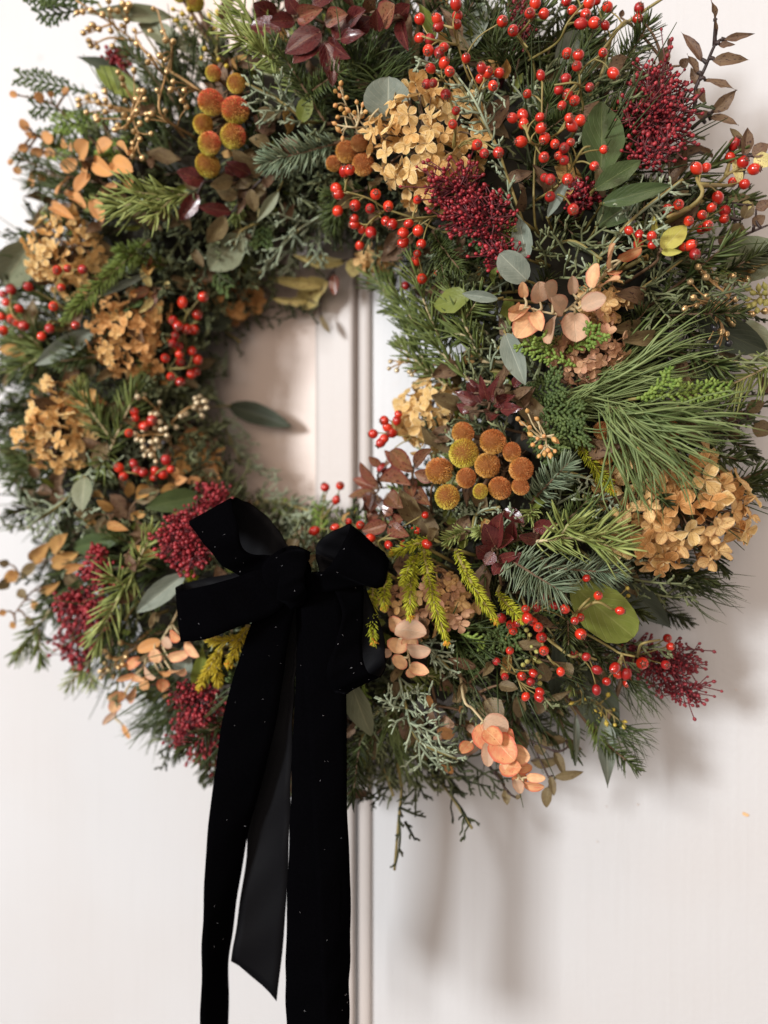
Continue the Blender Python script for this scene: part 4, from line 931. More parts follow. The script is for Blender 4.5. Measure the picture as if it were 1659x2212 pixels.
berry_spray('rosehips scattered beside the bow and the glossy brown leaves', 10, [[(1400, 560), (1300, 430), (1200, 400)], [(1350, 500), (1500, 450)]], [(1170, 365), (1240, 385), (965, 420), (1090, 400), (1300, 465), (1410, 505), (1510, 500), (1570, 420), (1630, 325), (1640, 500)], (.0, .026), 10.5)

# ------------------------------------------------------------------ gold berries
GB = dict(BERRY); GB['_'] = BERRY['goldberry']
gk = dict(mesh=GB, calyx=None, name='gold_berry_spray', cat='gold berries', part='berry', twig='twig_gold', r0=.0011, rp=.0005)
berry_spray('long gilded berry spray slanting to the top left corner', 1, [[(1270, 580), (1050, 430), (850, 260), (680, 130), (480, 0)], [(1060, 430), (1090, 300), (1040, 200), (1000, 60)], [(900, 300), (860, 200)], [(850, 260), (700, 240), (600, 280)], [(700, 150), (600, 190)], [(800, 220), (810, 60)]],
    [(780, 25), (820, 30), (690, 5), (975, 55), (490, 80), (525, 75), (650, 95), (580, 65), (700, 65), (745, 70), (805, 65), (805, 130), (590, 160), (560, 185), (530, 210), (630, 185), (705, 195), (775, 165), (855, 195), (955, 200), (1035, 200), (1050, 255), (1100, 265), (620, 300), (715, 295), (565, 260), (580, 290), (870, 275), (950, 355), (940, 395), (1015, 355), (1050, 380), (1060, 455), (1085, 570), (1170, 575), (1155, 640), (1100, 520)], (.005, .042), 7.4, **gk)
berry_spray('bushy gilded berry spray under the long one at the upper left', 1, [[(1020, 720), (860, 700), (700, 680), (560, 640)], [(860, 710), (800, 800), (740, 820)], [(1020, 720), (1050, 480)], [(900, 700), (900, 600)], [(960, 740), (880, 880), (845, 980)]],
    [(750, 460), (775, 500), (785, 540), (850, 450), (500, 635), (555, 620), (625, 650), (670, 640), (505, 670), (550, 715), (605, 610), (665, 580), (795, 640), (865, 630), (885, 580), (910, 580), (920, 630), (1000, 575), (700, 680), (670, 710), (610, 740), (620, 760), (790, 730), (870, 705), (825, 760), (750, 800), (730, 825), (800, 810), (850, 835), (890, 785), (930, 725), (935, 760), (965, 725), (960, 850), (890, 885), (845, 910), (840, 950), (845, 985), (905, 1005), (1050, 705), (1185, 680)], (.0, .032), 7.2, **gk)
berry_spray('gilded and black berry spray at the right edge above the pine', 6, [[(1250, 620), (1330, 450), (1390, 360), (1450, 240), (1500, 140)], [(1390, 360), (1280, 210)], [(1390, 370), (1230, 360)], [(1380, 380), (1430, 470)], [(1330, 520), (1400, 600)]],
    [(1525, 100), (1555, 150), (1455, 150), (1215, 135), (1270, 125), (1245, 170), (1265, 200), (1165, 230), (1320, 220), (1430, 195), (1525, 210), (1390, 240), (1400, 270), (1480, 235), (1185, 330), (1270, 325), (1205, 380), (1130, 400), (1450, 340), (1460, 390), (1475, 415), (1350, 410), (1400, 425), (1410, 460), (1430, 490), (1560, 435), (1640, 415), (1495, 475, 25, 'darkberry'), (1320, 515, 27, 'darkberry'), (1470, 600, 26, 'darkberry'), (1410, 620, 28, 'darkberry'), (1280, 615, 24, 'darkberry'), (1330, 640, 24, 'darkberry'), (1340, 665, 24, 'darkberry'), (1360, 545), (1395, 560)], (.0, .024), 8.6, **gk)
GB2 = dict(BERRY); GB2['_'] = BERRY['silverberry']; gk2 = dict(gk); gk2['mesh'] = GB2
berry_spray('pale gold berry cluster between the left hydrangeas and the bow', 4, [[(1080, 1330), (1060, 1180), (1010, 1060), (910, 960)], [(1060, 1160), (1180, 1040), (1270, 1010)], [(1060, 1200), (940, 1200), (870, 1210)], [(1060, 1250), (960, 1290)]],
    [(875, 960), (915, 945), (1015, 995), (995, 1070), (960, 1070), (1015, 1120), (985, 1160), (1055, 1160), (1120, 1155), (910, 1175), (850, 1195), (1025, 1170), (1060, 1205), (995, 1235), (960, 1250), (910, 1280), (870, 1230), (905, 1240), (940, 1300), (980, 1290), (1010, 1280), (960, 1330), (920, 1330), (990, 1370), (1270, 960), (1300, 990), (1250, 1000), (1275, 1040), (1230, 1030), (1310, 1030), (1240, 970), (1280, 1080), (1180, 1070), (1150, 1085), (930, 1270, 20, 'darkberry'), (960, 1300, 20, 'darkberry'), (1040, 1250, 18, 'darkberry')], (.0, .032), 6.6, **gk2)
berry_spray('small pale berry sprig poking into the right side of the hole', 5, [[(1150, 760), (1040, 740), (960, 740)]], [(920, 735), (985, 725), (1020, 735), (910, 780), (960, 790), (1040, 800), (1055, 820), (955, 610), (1050, 605), (1035, 500)], (-.01, -.004), 5.6, **gk2)
berry_spray('dull gold berries under the orange eucalyptus at the lower left', 7, [[(820, 1000), (740, 1080), (660, 1130)], [(760, 1060), (700, 1040)]], [(690, 1050), (770, 960), (800, 1050), (735, 1060), (645, 1140), (755, 1115), (695, 1135), (640, 1180), (660, 1010), (780, 1100), (720, 1170), (670, 1090)], (.0, .026), 7, **gk)

# ------------------------------------------------------------------ eucalyptus seed sprigs
SD = dict(SEED); SD['_'] = SEED['seed']; sk = dict(mesh=SD, calyx=None, name='seed_sprig', cat='seed sprig', part='seed', twig='twig_pale', r0=.0009, rp=.0005, elong=1.0)
berry_spray('peach eucalyptus seed sprig left of the golden hydrangea', 2, [[(745, 860), (700, 810), (650, 700), (605, 570)], [(700, 810), (610, 800)], [(690, 790), (740, 700)], [(745, 850), (800, 740), (845, 690)]],
    [(600, 560), (605, 530), (570, 580), (600, 610), (705, 650), (745, 665), (570, 670), (605, 690), (650, 700), (690, 715), (760, 710), (630, 720), (695, 750), (585, 745), (565, 785), (590, 825), (615, 880), (845, 670), (800, 690), (740, 740), (640, 620)], (.005, .035), 5.6, **sk)
berry_spray('peach eucalyptus seed sprig right of the orange ball cluster', 6, [[(190, 1090), (215, 1150), (245, 1210), (250, 1290)], [(225, 1170), (165, 1210)], [(235, 1180), (300, 1200)]],
    [(190, 1100), (145, 1155), (150, 1200), (195, 1225), (165, 1265), (235, 1210), (300, 1230), (215, 1280), (260, 1300), (305, 1305), (205, 1335), (240, 1320), (275, 1330), (310, 1240), (130, 1050), (100, 1130), (70, 1100)], (.01, .035), 6.0, **sk)
SY = dict(SEED); SY['_'] = SEED['seed_yellow']; sk2 = dict(sk); sk2['mesh'] = SY; sk2['twig'] = 'twig_olive'
berry_spray('yellow seed sprig hanging at the lower right below the rosehips', 8, [[(490, 1090), (520, 1160), (620, 1250), (700, 1320), (790, 1390)], [(530, 1180), (510, 1310)], [(640, 1270), (700, 1230)]],
    [(700, 1220), (620, 1320), (650, 1340), (730, 1310), (690, 1390), (740, 1400), (800, 1380), (795, 1410), (525, 1320), (560, 1240), (570, 1280), (480, 1270), (710, 530), (815, 580), (820, 625)], (.0, .022), 5.4, **sk2)
SG = dict(SEED); SG['_'] = SEED['seed_green']; sk3 = dict(sk2); sk3['mesh'] = SG
berry_spray('pale green seed buds among the rosehips at the lower right', 8, [[(200, 900), (240, 980), (260, 1100)]], [(240, 930), (260, 1000), (215, 1020), (280, 1020), (250, 1150), (290, 1110), (290, 1150), (210, 830), (230, 860), (190, 1040), (270, 960)], (.005, .028), 5.6, **sk3)
berry_spray('yellow seed sprig in the shade at the top left', 1, [[(1420, 430), (1350, 300), (1250, 180), (1150, 60)], [(1300, 240), (1380, 120)]], [(1100, 60), (1160, 90), (1120, 130), (1200, 60), (1330, 100), (1360, 180), (1380, 80), (1250, 150), (1220, 120), (1440, 420), (1390, 380), (1300, 310), (1280, 370), (1180, 180)], (.0, .018), 5.6, **sk2)
berry_spray('green seed buds at the right edge behind the gold berries', 6, [[(1660, 340), (1580, 300)], [(1620, 320), (1560, 370)]], [(1530, 270), (1565, 300), (1600, 270), (1640, 300), (1530, 340), (1570, 370), (1610, 350), (1650, 360), (1590, 410), (1640, 260), (1540, 390)], (.0, .010), 7.5, **sk3)

# ------------------------------------------------------------------ broad single leaves
def broad(label, base, tip, w, mat='leaf_grey', shape='oval', lift=(.0, .02), wave=.07, face=.75, seed=1, jitter=.12):
    return leaf_sprig(label, 0, [(base[0], base[1], tip[0], tip[1], w)], (), mat, shape, lift, wave, 'broad_leaf', 'leaf', 'twig_olive', face, seed, jitter=jitter, part='blade')
broad('broad upright dark green leaf behind the rosehips at the upper right', (1297, 380), (1300, 222), 88, 'leaf_green', lift=(.015, .035))
broad('glossy dark green leaf slanting up below the crimson skimmia', (1283, 410), (1388, 341), 44, 'leaf_green', lift=(.02, .045), face=.35)
broad('glossy dark green leaf lying flat below the crimson skimmia', (1300, 440), (1443, 396), 40, 'leaf_green', lift=(.015, .045), face=.4)
broad('long dark green leaf under the glossy pair at the upper right', (1290, 490), (1390, 410), 60, 'leaf_green', lift=(.0, .025))
broad('round grey eucalyptus leaf behind the golden hydrangea', (838, 262), (838, 166), 98, 'leaf_grey', 'round', (.02, .028))
broad('grey green leaf hanging over the upper left lip of the hole', (522, 507), (450, 585), 72, 'leaf_sage', 'oval', (.02, .026))
broad('large dim green leaf cut off by the left edge', (74, 520), (-4, 622), 78, 'leaf_sage', 'oval', (.02, .03))
broad('pale grey leaf left of the brown hydrangea', (205, 712), (76, 788), 42, 'leaf_grey', 'oval', (.015, .03))
broad('long thin grey leaf edge above the brown hydrangea', (215, 640), (345, 578), 16, 'leaf_grey', 'lance', (.02, .03))
broad('silvery leaf left of the bow loop', (400, 1240), (292, 1324), 46, 'leaf_grey', 'oval', (.02, .036))
broad('dark green leaf above the crimson skimmia left of the bow', (432, 1072), (316, 1094), 48, 'leaf_green', 'oval', (.02, .036))
broad('pale flat leaf above the lower left foliage', (184, 1030), (172, 1102), 48, 'leaf_sage', 'oval', (.02, .028))
broad('dark leaf in the lower left foliage', (255, 1165), (145, 1185), 44, 'leaf_green', 'oval', (.0, .02))
broad('large round olive green leaf behind the lower right rosehips', (1236, 1262), (1366, 1376), 100, 'leaf_olive', 'round', (.018, .030))
broad('long dark grey green leaf beside the round olive leaf', (1322, 1240), (1461, 1367), 58, 'leaf_shadow', 'lance', (.005, .020))
broad('sage leaf tip showing beside the right ribbon tail', (756, 1465), (798, 1597), 58, 'leaf_sage', 'oval', (.02, .03))
broad('long grey leaf hanging below the lower right rosehips', (1306, 1545), (1315, 1703), 40, 'leaf_grey', 'lance', (.0, .006))
broad('narrow grey leaf seen almost edge on at the bottom right', (1243, 1540), (1244, 1656), 15, 'leaf_grey', 'lance', (.005, .012))
broad('dark leaf reaching from the left into the hole', (495, 876), (627, 920), 44, 'leaf_shadow', 'oval', (-.030, -.012))
broad('big grey green leaf cut off by the right edge', (1690, 560), (1552, 556), 92, 'leaf_sage', 'round', (.0, .012))
broad('grey leaf curving behind the gilded berries at the right edge', (1575, 690), (1690, 800), 64, 'leaf_sage', 'oval', (.0, .008))
broad('dark leaf under the black berries at the right edge', (1500, 690), (1660, 760), 70, 'leaf_shadow', 'oval', (-.005, .004))
broad('blue grey leaf standing left of the bright cedar frond', (1092, 720), (1130, 826), 48, 'leaf_grey', 'oval', (.02, .034))
broad('grey leaf above the peach eucalyptus', (1138, 606), (1080, 548), 58, 'leaf_grey', 'round', (.02, .034))
broad('small blue grey leaf pointing left beside the olive leaf', (1076, 646), (997, 634), 24, 'leaf_grey', 'oval', (.02, .038))
broad('wavy olive leaf in the rosemary at the right lip of the hole', (1016, 640), (932, 660), 52, 'leaf_olive', 'oval', (.018, .036), wave=.18)
broad('long grey leaf across the top left corner', (375, 38), (178, 22), 36, 'leaf_sage', 'lance', (.0, .012))
broad('grey leaf behind the long gilded berry spray', (300, 52), (424, 114), 44, 'leaf_sage', 'lance', (.005, .016))
broad('dark olive leaf at the upper left below the gilded berries', (306, 208), (198, 142), 46, 'leaf_olive', 'oval', (.005, .016))
broad('dark pointed leaf behind the olive leaf at the upper left', (262, 150), (165, 122), 24, 'leaf_shadow', 'lance', (.0, .010))
broad('narrow green leaf between the fir sprigs near the top', (650, 265), (668, 200), 34, 'leaf_olive', 'oval', (.01, .018))
broad('narrow sage leaf above the grey cypress by the hole', (602, 412), (553, 482), 24, 'leaf_sage', 'lance', (.018, .03))
broad('dark green hanging leaf in the lower right foliage', (1250, 1430), (1330, 1600), 84, 'leaf_shadow', 'oval', (-.004, .008))
broad('tall dark leaf under the lower right rosehips', (1200, 1380), (1205, 1540), 44, 'leaf_shadow', 'lance', (.0, .010))
broad('dark grey leaf beside the left rosehip cluster', (500, 672), (436, 712), 46, 'leaf_shadow', 'oval', (.006, .014))
broad('grey leaf edge standing behind the small upper right skimmia', (1182, 470), (1238, 368), 22, 'leaf_grey', 'lance', (.012, .03))
broad('grey leaf behind the crimson skimmia near the rosemary', (1140, 560), (1118, 470), 44, 'leaf_grey', 'oval', (.008, .02))
broad('grey leaf behind the rosehips at the top edge', (1018, 105), (1020, -20), 74, 'leaf_grey', 'oval', (.0, .018))
broad('grey leaf at the top right behind the fir', (1200, 140), (1260, 70), 60, 'leaf_grey', 'oval', (-.005, .006))
broad('sage leaf beside the orange eucalyptus near the left ribbon', (395, 1480), (405, 1390), 46, 'leaf_grey', 'oval', (.0, .014))
broad('olive leaf behind the crimson skimmia by the golden tassels', (432, 1500), (436, 1400), 40, 'leaf_olive', 'lance', (.0, .016))
broad('faded leaf among the pine needles at the right edge', (1545, 860), (1515, 788), 62, 'leaf_sage', 'round', (.0, .012))
broad('flat brown leaf tip beside the ribbon under the wreath', (800, 1712), (742, 1720), 20, 'brown_leaf', 'oval', (-.02, -.012))

# ------------------------------------------------------------------ eucalyptus with round leaves
eu = dict(shape='round', wave=.10, jitter=.34, name='eucalyptus_sprig', cat='eucalyptus', part='leaf')
leaf_sprig('peach round-leaved eucalyptus sprig above the bright cedar on the right', 6, [(430, 425, 440, 612, 172), (320, 430, 250, 600, 140), (190, 440, 70, 560, 165), (130, 380, 30, 470, 110), (110, 330, 100, 240, 62), (210, 360, 210, 240, 130), (170, 420, 210, 520, 90), (300, 330, 250, 250, 130), (470, 380, 620, 330, 112), (600, 260, 700, 190, 100), (540, 270, 560, 110, 96), (420, 310, 415, 190, 66), (660, 140, 665, -10, 92), (710, 90, 845, 30, 80), (630, 170, 735, 155, 40), (360, 420, 300, 330, 120), (60, 430, 40, 360, 80)], [[(760, 60), (640, 170), (480, 320), (330, 430), (120, 390)]], lift=(.012, .045), mats=['euc_mauve', 'euc_mauve', 'euc_peach', 'euc_peach', 'euc_peach', 'euc_mauve', 'euc_peach', 'euc_mauve', 'euc_mauve', 'euc_peach', 'euc_peach', 'euc_mauve', 'euc_peach', 'euc_orange', 'euc_orange', 'euc_mauve', 'euc_peach'], twig='twig_pale', **eu)
leaf_sprig('orange round-leaved eucalyptus sprig hanging at the bottom right of the wreath', 9, [(1120, 570, 1250, 630, 130), (1100, 590, 1150, 730, 130), (1165, 665, 1275, 780, 150), (1260, 740, 1370, 770, 110), (1205, 810, 1300, 830, 105), (1140, 690, 1145, 820, 70), (1280, 830, 1380, 830, 70), (1280, 850, 1345, 925, 80), (1350, 880, 1445, 885, 50), (1335, 915, 1430, 945, 56), (1290, 890, 1320, 960, 60), (1180, 620, 1270, 700, 110), (1130, 620, 1200, 690, 100), (1230, 770, 1290, 850, 90), (1050, 690, 1000, 740, 70)], [[(1010, 450), (1060, 510), (1140, 610), (1230, 760), (1330, 900)]], mats=['euc_mauve', 'euc_orange', 'euc_orange', 'euc_peach', 'euc_orange'], lift=(.0, .012), yp=-.140, twig='twig_pale', shape='round', wave=.12, jitter=.2, name='eucalyptus_sprig', cat='eucalyptus', part='leaf')
leaf_sprig('peach eucalyptus sprig with round leaves right of the bow', 9, [(640, 80, 800, 90, 120), (690, 60, 600, 40, 90), (660, 130, 640, 210, 110), (710, 190, 815, 200, 84), (690, 230, 640, 280, 92), (720, 280, 810, 310, 66), (620, 200, 570, 225, 54), (700, 180, 740, 120, 90), (715, 290, 745, 340, 60)], [[(700, 30), (690, 120), (710, 200), (725, 310)]], mats=['euc_mauve', 'euc_peach', 'euc_peach'], lift=(.018, .036), twig='twig_pale', **eu)
leaf_sprig('peach and orange eucalyptus sprig left of the ribbon tails', 7, [(1020, 950, 870, 1010, 76), (980, 1000, 1000, 1090, 88), (1070, 1060, 1190, 1030, 70), (1080, 1130, 1170, 1150, 86), (900, 1060, 790, 1120, 66), (920, 1100, 970, 1190, 72), (1010, 1150, 1075, 1160, 50), (1180, 950, 1250, 1050, 72), (860, 1160, 740, 1200, 40), (850, 1180, 900, 1200, 40), (1080, 900, 1130, 940, 70), (1040, 930, 1080, 990, 60), (900, 1190, 940, 1250, 80), (800, 1290, 690, 1320, 70), (790, 1300, 850, 1280, 60), (760, 1330, 700, 1400, 76), (1040, 1190, 1030, 1270, 80), (740, 1400, 650, 1480, 40), (780, 1480, 820, 1570, 36)], [[(1180, 700), (1090, 840), (980, 1020), (850, 1190), (760, 1330), (730, 1440)]], mats=['euc_amber', 'euc_peach', 'euc_peach', 'euc_peach', 'euc_orange', 'euc_mauve'], lift=(.008, .030), twig='twig_pale', **eu)
leaf_sprig('amber round-leaved eucalyptus sprig at the upper left', 1, [(500, 990, 560, 900, 110), (620, 960, 700, 900, 100), (600, 1020, 690, 1100, 100), (710, 1030, 830, 1080, 110), (490, 1020, 380, 1080, 80), (560, 1100, 480, 1200, 80), (440, 1130, 340, 1220, 70), (410, 1220, 530, 1290, 66), (590, 1270, 650, 1410, 88), (740, 1170, 650, 1240, 60), (330, 1310, 440, 1370, 66), (740, 920, 830, 970, 66), (330, 1010, 300, 940, 70), (280, 970, 190, 960, 60), (170, 930, 120, 950, 50), (250, 1080, 290, 1180, 60), (800, 1140, 830, 1200, 60), (550, 1040, 540, 1140, 60), (460, 960, 440, 900, 66)], [[(900, 1010), (700, 1020), (500, 1005), (330, 970), (190, 935)], [(760, 1180), (560, 1150), (420, 1130), (260, 1100), (130, 1060)]], mat='euc_amber', lift=(.006, .032), twig='twig', **eu)
leaf_sprig('amber eucalyptus tips against the door at the upper left', 1, [(280, 640, 220, 600, 60), (320, 620, 330, 580, 44), (110, 600, 60, 600, 44), (180, 830, 130, 760, 60), (220, 850, 160, 860, 64), (100, 1060, 120, 1110, 50), (60, 1050, 80, 1010, 40), (210, 1120, 190, 1190, 44), (400, 880, 420, 930, 50), (280, 900, 320, 850, 90), (430, 590, 400, 560, 50), (200, 1140, 215, 1080, 40)], [[(460, 780), (330, 660), (120, 605)], [(420, 960), (260, 880), (160, 800)]], mat='euc_amber', lift=(.0, .018), twig='twig', **eu)
leaf_sprig('small amber eucalyptus twig with oval leaves under the grey cypress', 9, [(860, 590, 830, 530, 50), (870, 620, 960, 660, 70), (880, 640, 860, 690, 44), (880, 760, 950, 860, 46), (1000, 740, 1095, 710, 60), (830, 500, 820, 440, 40), (900, 560, 950, 600, 60), (1010, 530, 990, 500, 40), (1030, 600, 1080, 640, 40)], [[(840, 380), (870, 520), (880, 640), (900, 770)]], mats=['euc_mauve', 'euc_amber'], lift=(.0, .016), twig='twig', **eu)

# ------------------------------------------------------------------ burgundy, brown and yellow leaf sprigs
bk = dict(shape='oval', name='leaf_sprig', cat='leaf sprig')
leaf_sprig('glossy dark burgundy leaf sprig hanging from the top edge', 2, [(480, 200, 250, 320, 150), (470, 260, 300, 390, 110), (500, 270, 560, 530, 130), (520, 260, 660, 370, 100), (510, 130, 640, 90, 110), (640, 110, 560, 210, 120), (230, 190, 20, 150, 130), (190, 120, 50, 20, 130), (330, 90, 250, -20, 90), (330, 110, 470, 60, 110), (310, 130, 160, 130, 100), (640, 150, 740, 60, 110), (690, 210, 800, 110, 100), (840, 200, 830, 60, 90), (860, 150, 950, 30, 170, .004), (960, 120, 1040, 30, 110), (980, 130, 1030, 320, 80), (700, 60, 620, -20, 120), (420, 30, 520, -40, 120), (820, 60, 760, -30, 120), (600, 250, 720, 200, 90)], [[(480, 420), (490, 220), (520, 60), (540, -40)], [(490, 220), (330, 110), (180, 60)], [(520, 170), (700, 110), (900, 60), (990, 110)]], mats=['burgundy', 'burgundy', 'burgundy', 'burgundy', 'burgundy_brown'], lift=(.008, .042), wave=.06, **bk)
leaf_sprig('glossy reddish brown spotted leaf sprig on the lower right lip of the hole', 5, [(1060, 1440, 910, 1290, 120), (1070, 1400, 1180, 1290, 84), (1200, 1480, 1070, 1440, 90), (840, 1530, 730, 1370, 110), (830, 1540, 680, 1480, 80), (840, 1500, 1030, 1500, 130), (1040, 1480, 1060, 1600, 90), (830, 1580, 650, 1590, 110), (820, 1570, 800, 1680, 110), (900, 1590, 990, 1660, 110), (1080, 1560, 1160, 1640, 90), (1000, 1400, 880, 1300, 70), (920, 1400, 1060, 1420, 60), (860, 1400, 780, 1340, 60), (840, 1460, 920, 1370, 90)], [[(1180, 1700), (1080, 1620), (960, 1540), (840, 1540)], [(1080, 1620), (1060, 1450), (1000, 1350)]], mat='burgundy_brown', lift=(.006, .034), **bk)
leaf_sprig('reddish brown spotted leaves between the bow and the ball cluster', 10, [(1330, 210, 1290, 310, 100), (1380, 230, 1440, 330, 90), (1350, 330, 1260, 320, 80), (1400, 380, 1250, 420, 90), (1420, 380, 1500, 340, 90), (1410, 390, 1530, 450, 90), (1300, 290, 1260, 210, 80), (1440, 260, 1520, 230, 80), (1390, 330, 1440, 250, 90)], [[(1440, 470), (1400, 390), (1350, 240)]], mat='burgundy_brown', lift=(.006, .032), seed=4, **bk)
leaf_sprig('deep burgundy glossy leaf sprig below the ball cluster', 8, [(20, 330, 60, 130, 120), (70, 110, 195, 190, 80), (120, 290, 130, 180, 80), (250, 220, 400, 200, 90), (290, 290, 170, 270, 80), (40, 410, 150, 380, 60), (20, 330, -40, 200, 120), (30, 300, 120, 280, 100), (60, 430, 10, 500, 80), (100, 440, 160, 400, 60), (-20, 380, -90, 330, 100), (10, 360, -40, 440, 90)], [[(60, 560), (40, 400), (30, 300), (60, 150)], [(40, 330), (160, 290), (280, 250)]], mat='burgundy', lift=(.006, .030), wave=.05, **bk)
leaf_sprig('crinkled dark red leaf sprig above the ball cluster', 5, [(1500, 1000, 1410, 830, 80), (1480, 1000, 1330, 930, 90), (1470, 1010, 1340, 1010, 70), (1540, 990, 1480, 840, 70), (1560, 990, 1560, 850, 80), (1580, 1000, 1640, 880, 80), (1580, 1010, 1680, 950, 80), (1450, 940, 1400, 870, 50), (1600, 900, 1640, 780, 70), (1520, 1060, 1600, 1080, 80), (1620, 1040, 1740, 1030, 80), (1700, 960, 1800, 900, 70), (1700, 900, 1750, 800, 60), (1420, 1060, 1330, 1000, 60), (1650, 830, 1660, 740, 60)], [[(1560, 1130), (1550, 1000), (1600, 880)], [(1560, 1080), (1690, 960), (1740, 850)]], mats=['burgundy', 'burgundy', 'brown_leaf'], lift=(.01, .038), wave=.25, shape='lance', name='leaf_sprig', cat='leaf sprig')
leaf_sprig('maroon and olive leaf sprig under the red and yellow balls', 1, [(1300, 1150, 1130, 1090, 110), (1260, 1230, 1140, 1400, 100), (1480, 1140, 1340, 1180, 90), (1510, 1250, 1370, 1200, 90), (1430, 1370, 1320, 1560, 110), (1470, 1350, 1260, 1310, 80), (1590, 1110, 1450, 1040, 90), (1600, 1060, 1480, 960, 100), (1640, 1130, 1600, 1000, 90), (1590, 1200, 1620, 1350, 80), (1490, 1110, 1430, 1060, 60)], [[(1700, 1100), (1560, 1240), (1480, 1340), (1430, 1400)], [(1560, 1120), (1360, 1150), (1290, 1160)]], mats=['burgundy', 'burgundy', 'brown_olive', 'brown_olive', 'brown_olive'], lift=(.010, .034), wave=.15, twig='twig_dark', **bk)
leaf_sprig('dry brown leaf twig standing out against the door at the upper right', 3, [(1320, 120, 1312, -5, 52), (1325, 240, 1320, 110, 30), (1240, 390, 1118, 180, 60), (1380, 250, 1575, 215, 46), (1340, 285, 1450, 285, 40), (1305, 385, 1538, 370, 76), (1250, 510, 1465, 550, 58), (1305, 715, 1465, 568, 84), (1290, 740, 1475, 780, 70), (1210, 470, 1145, 340, 60), (1200, 560, 1260, 660, 66), (1290, 720, 1190, 730, 46), (1210, 540, 1170, 420, 56), (1260, 770, 1190, 690, 40)], [[(1140, 760), (1200, 560), (1260, 430), (1320, 290), (1360, 250)], [(1320, 290), (1325, 130)], [(1170, 820), (1230, 770), (1300, 715)]], mat='brown_leaf', shape='lance', lift=(.0, .022), wave=.22, name='leaf_sprig', cat='leaf sprig', twig='twig_dark', r0=.0016)
leaf_sprig('olive leaves behind the top of the large crimson skimmia', 3, [(970, 400, 1030, 300, 90), (1030, 300, 1035, 240, 44), (830, 480, 815, 380, 40), (720, 110, 735, 60, 40), (860, 130, 890, 110, 40), (1100, 420, 1150, 380, 60), (1060, 1250, 1160, 1130, 120), (1030, 1180, 1110, 1040, 60)], [[(980, 480), (990, 380)]], mats=['brown_olive', 'brown_leaf'], lift=(-.002, .014), **bk)
leaf_sprig('spotted yellow and brown leaves at the right edge by the rosehips', 3, [(1500, 980, 1440, 800, 76), (1510, 990, 1530, 810, 80), (1560, 990, 1660, 910, 90), (1570, 1000, 1680, 1040, 90), (1490, 1420, 1440, 1500, 90), (1500, 1390, 1560, 1280, 80), (1560, 1430, 1640, 1370, 70), (1580, 1330, 1680, 1280, 70), (1480, 1180, 1450, 960, 60), (1400, 1260, 1540, 1250, 50), (1340, 1270, 1260, 1240, 60), (1400, 1500, 1360, 1570, 80), (1450, 1540, 1360, 1570, 90), (1560, 1300, 1480, 1310, 60)], [[(1400, 1540), (1440, 1290), (1500, 1120), (1530, 990)], [(1400, 1540), (1540, 1480), (1660, 1430)]], mats=['brown_olive', 'brown_leaf', 'brown_leaf', 'yellow_spot', 'brown_olive'], lift=(-.004, .012), wave=.16, twig='twig_dark', **bk)
leaf_sprig('bright yellow leaf pair beside the rosehips at the right', 3, [(985, 1590, 1145, 1410, 130), (980, 1600, 1110, 1600, 46), (940, 1510, 935, 1380, 40)], [[(930, 1680), (960, 1620), (985, 1590)]], mat='yellow_leaf', lift=(.015, .034), **bk)
leaf_sprig('spotted yellow leaf sprig hanging into the top of the hole', 5, [(620, 98, 335, 92, 80), (500, 255, 150, 215, 70), (520, 225, 290, 395, 170), (400, 340, 185, 362, 60), (560, 180, 565, 315, 66), (690, 80, 680, 200, 100), (475, 440, 535, 558, 40), (470, 260, 370, 330, 110)], [[(770, 20), (610, 100), (540, 180), (490, 250)], [(490, 260), (470, 400), (485, 460)]], mats=['yellow_spot', 'yellow_spot', 'yellow_spot', 'yellow_spot', 'burgundy_brown', 'yellow_spot', 'brown_olive', 'yellow_spot'], lift=(.008, .032), wave=.22, twig='twig_dark', **bk)
leaf_sprig('dull olive leaves below the lower right rosehips', 9, [(1130, 460, 1210, 570, 120), (990, 430, 960, 470, 60), (1010, 370, 990, 460, 50), (1130, 480, 1100, 550, 60), (1440, 440, 1410, 540, 74), (1460, 360, 1430, 260, 74), (1300, 440, 1320, 570, 70), (1200, 380, 1300, 400, 60), (1440, 160, 1270, 170, 56), (1450, 460, 1590, 420, 40), (1470, 510, 1580, 540, 44), (1160, 260, 1130, 320, 50), (1560, 260, 1590, 340, 60)], [[(960, 280), (1020, 360), (1110, 440), (1200, 560)], [(1400, 200), (1430, 400), (1460, 520)]], mat='brown_olive', lift=(.004, .024), wave=.18, **bk)
leaf_sprig('brown dry leaf sprig hanging below the wreath at the bottom right', 9, [(1390, 650, 1560, 690, 76), (1370, 790, 1530, 800, 100), (1500, 880, 1655, 860, 50), (1470, 930, 1450, 1045, 60), (1240, 940, 1245, 1030, 46), (1330, 620, 1340, 740, 60), (1500, 740, 1560, 860, 50), (1410, 690, 1440, 760, 60), (1190, 850, 1240, 950, 36), (1560, 680, 1640, 730, 50), (1290, 990, 1320, 980, 26), (1480, 870, 1500, 980, 40)], [[(1290, 560), (1370, 680), (1430, 800), (1480, 900)], [(1150, 820), (1210, 900), (1250, 960)], [(1370, 680), (1520, 740), (1600, 690)]], mat='brown_olive', lift=(-.02, -.006), wave=.14, twig='twig_dark', **bk)
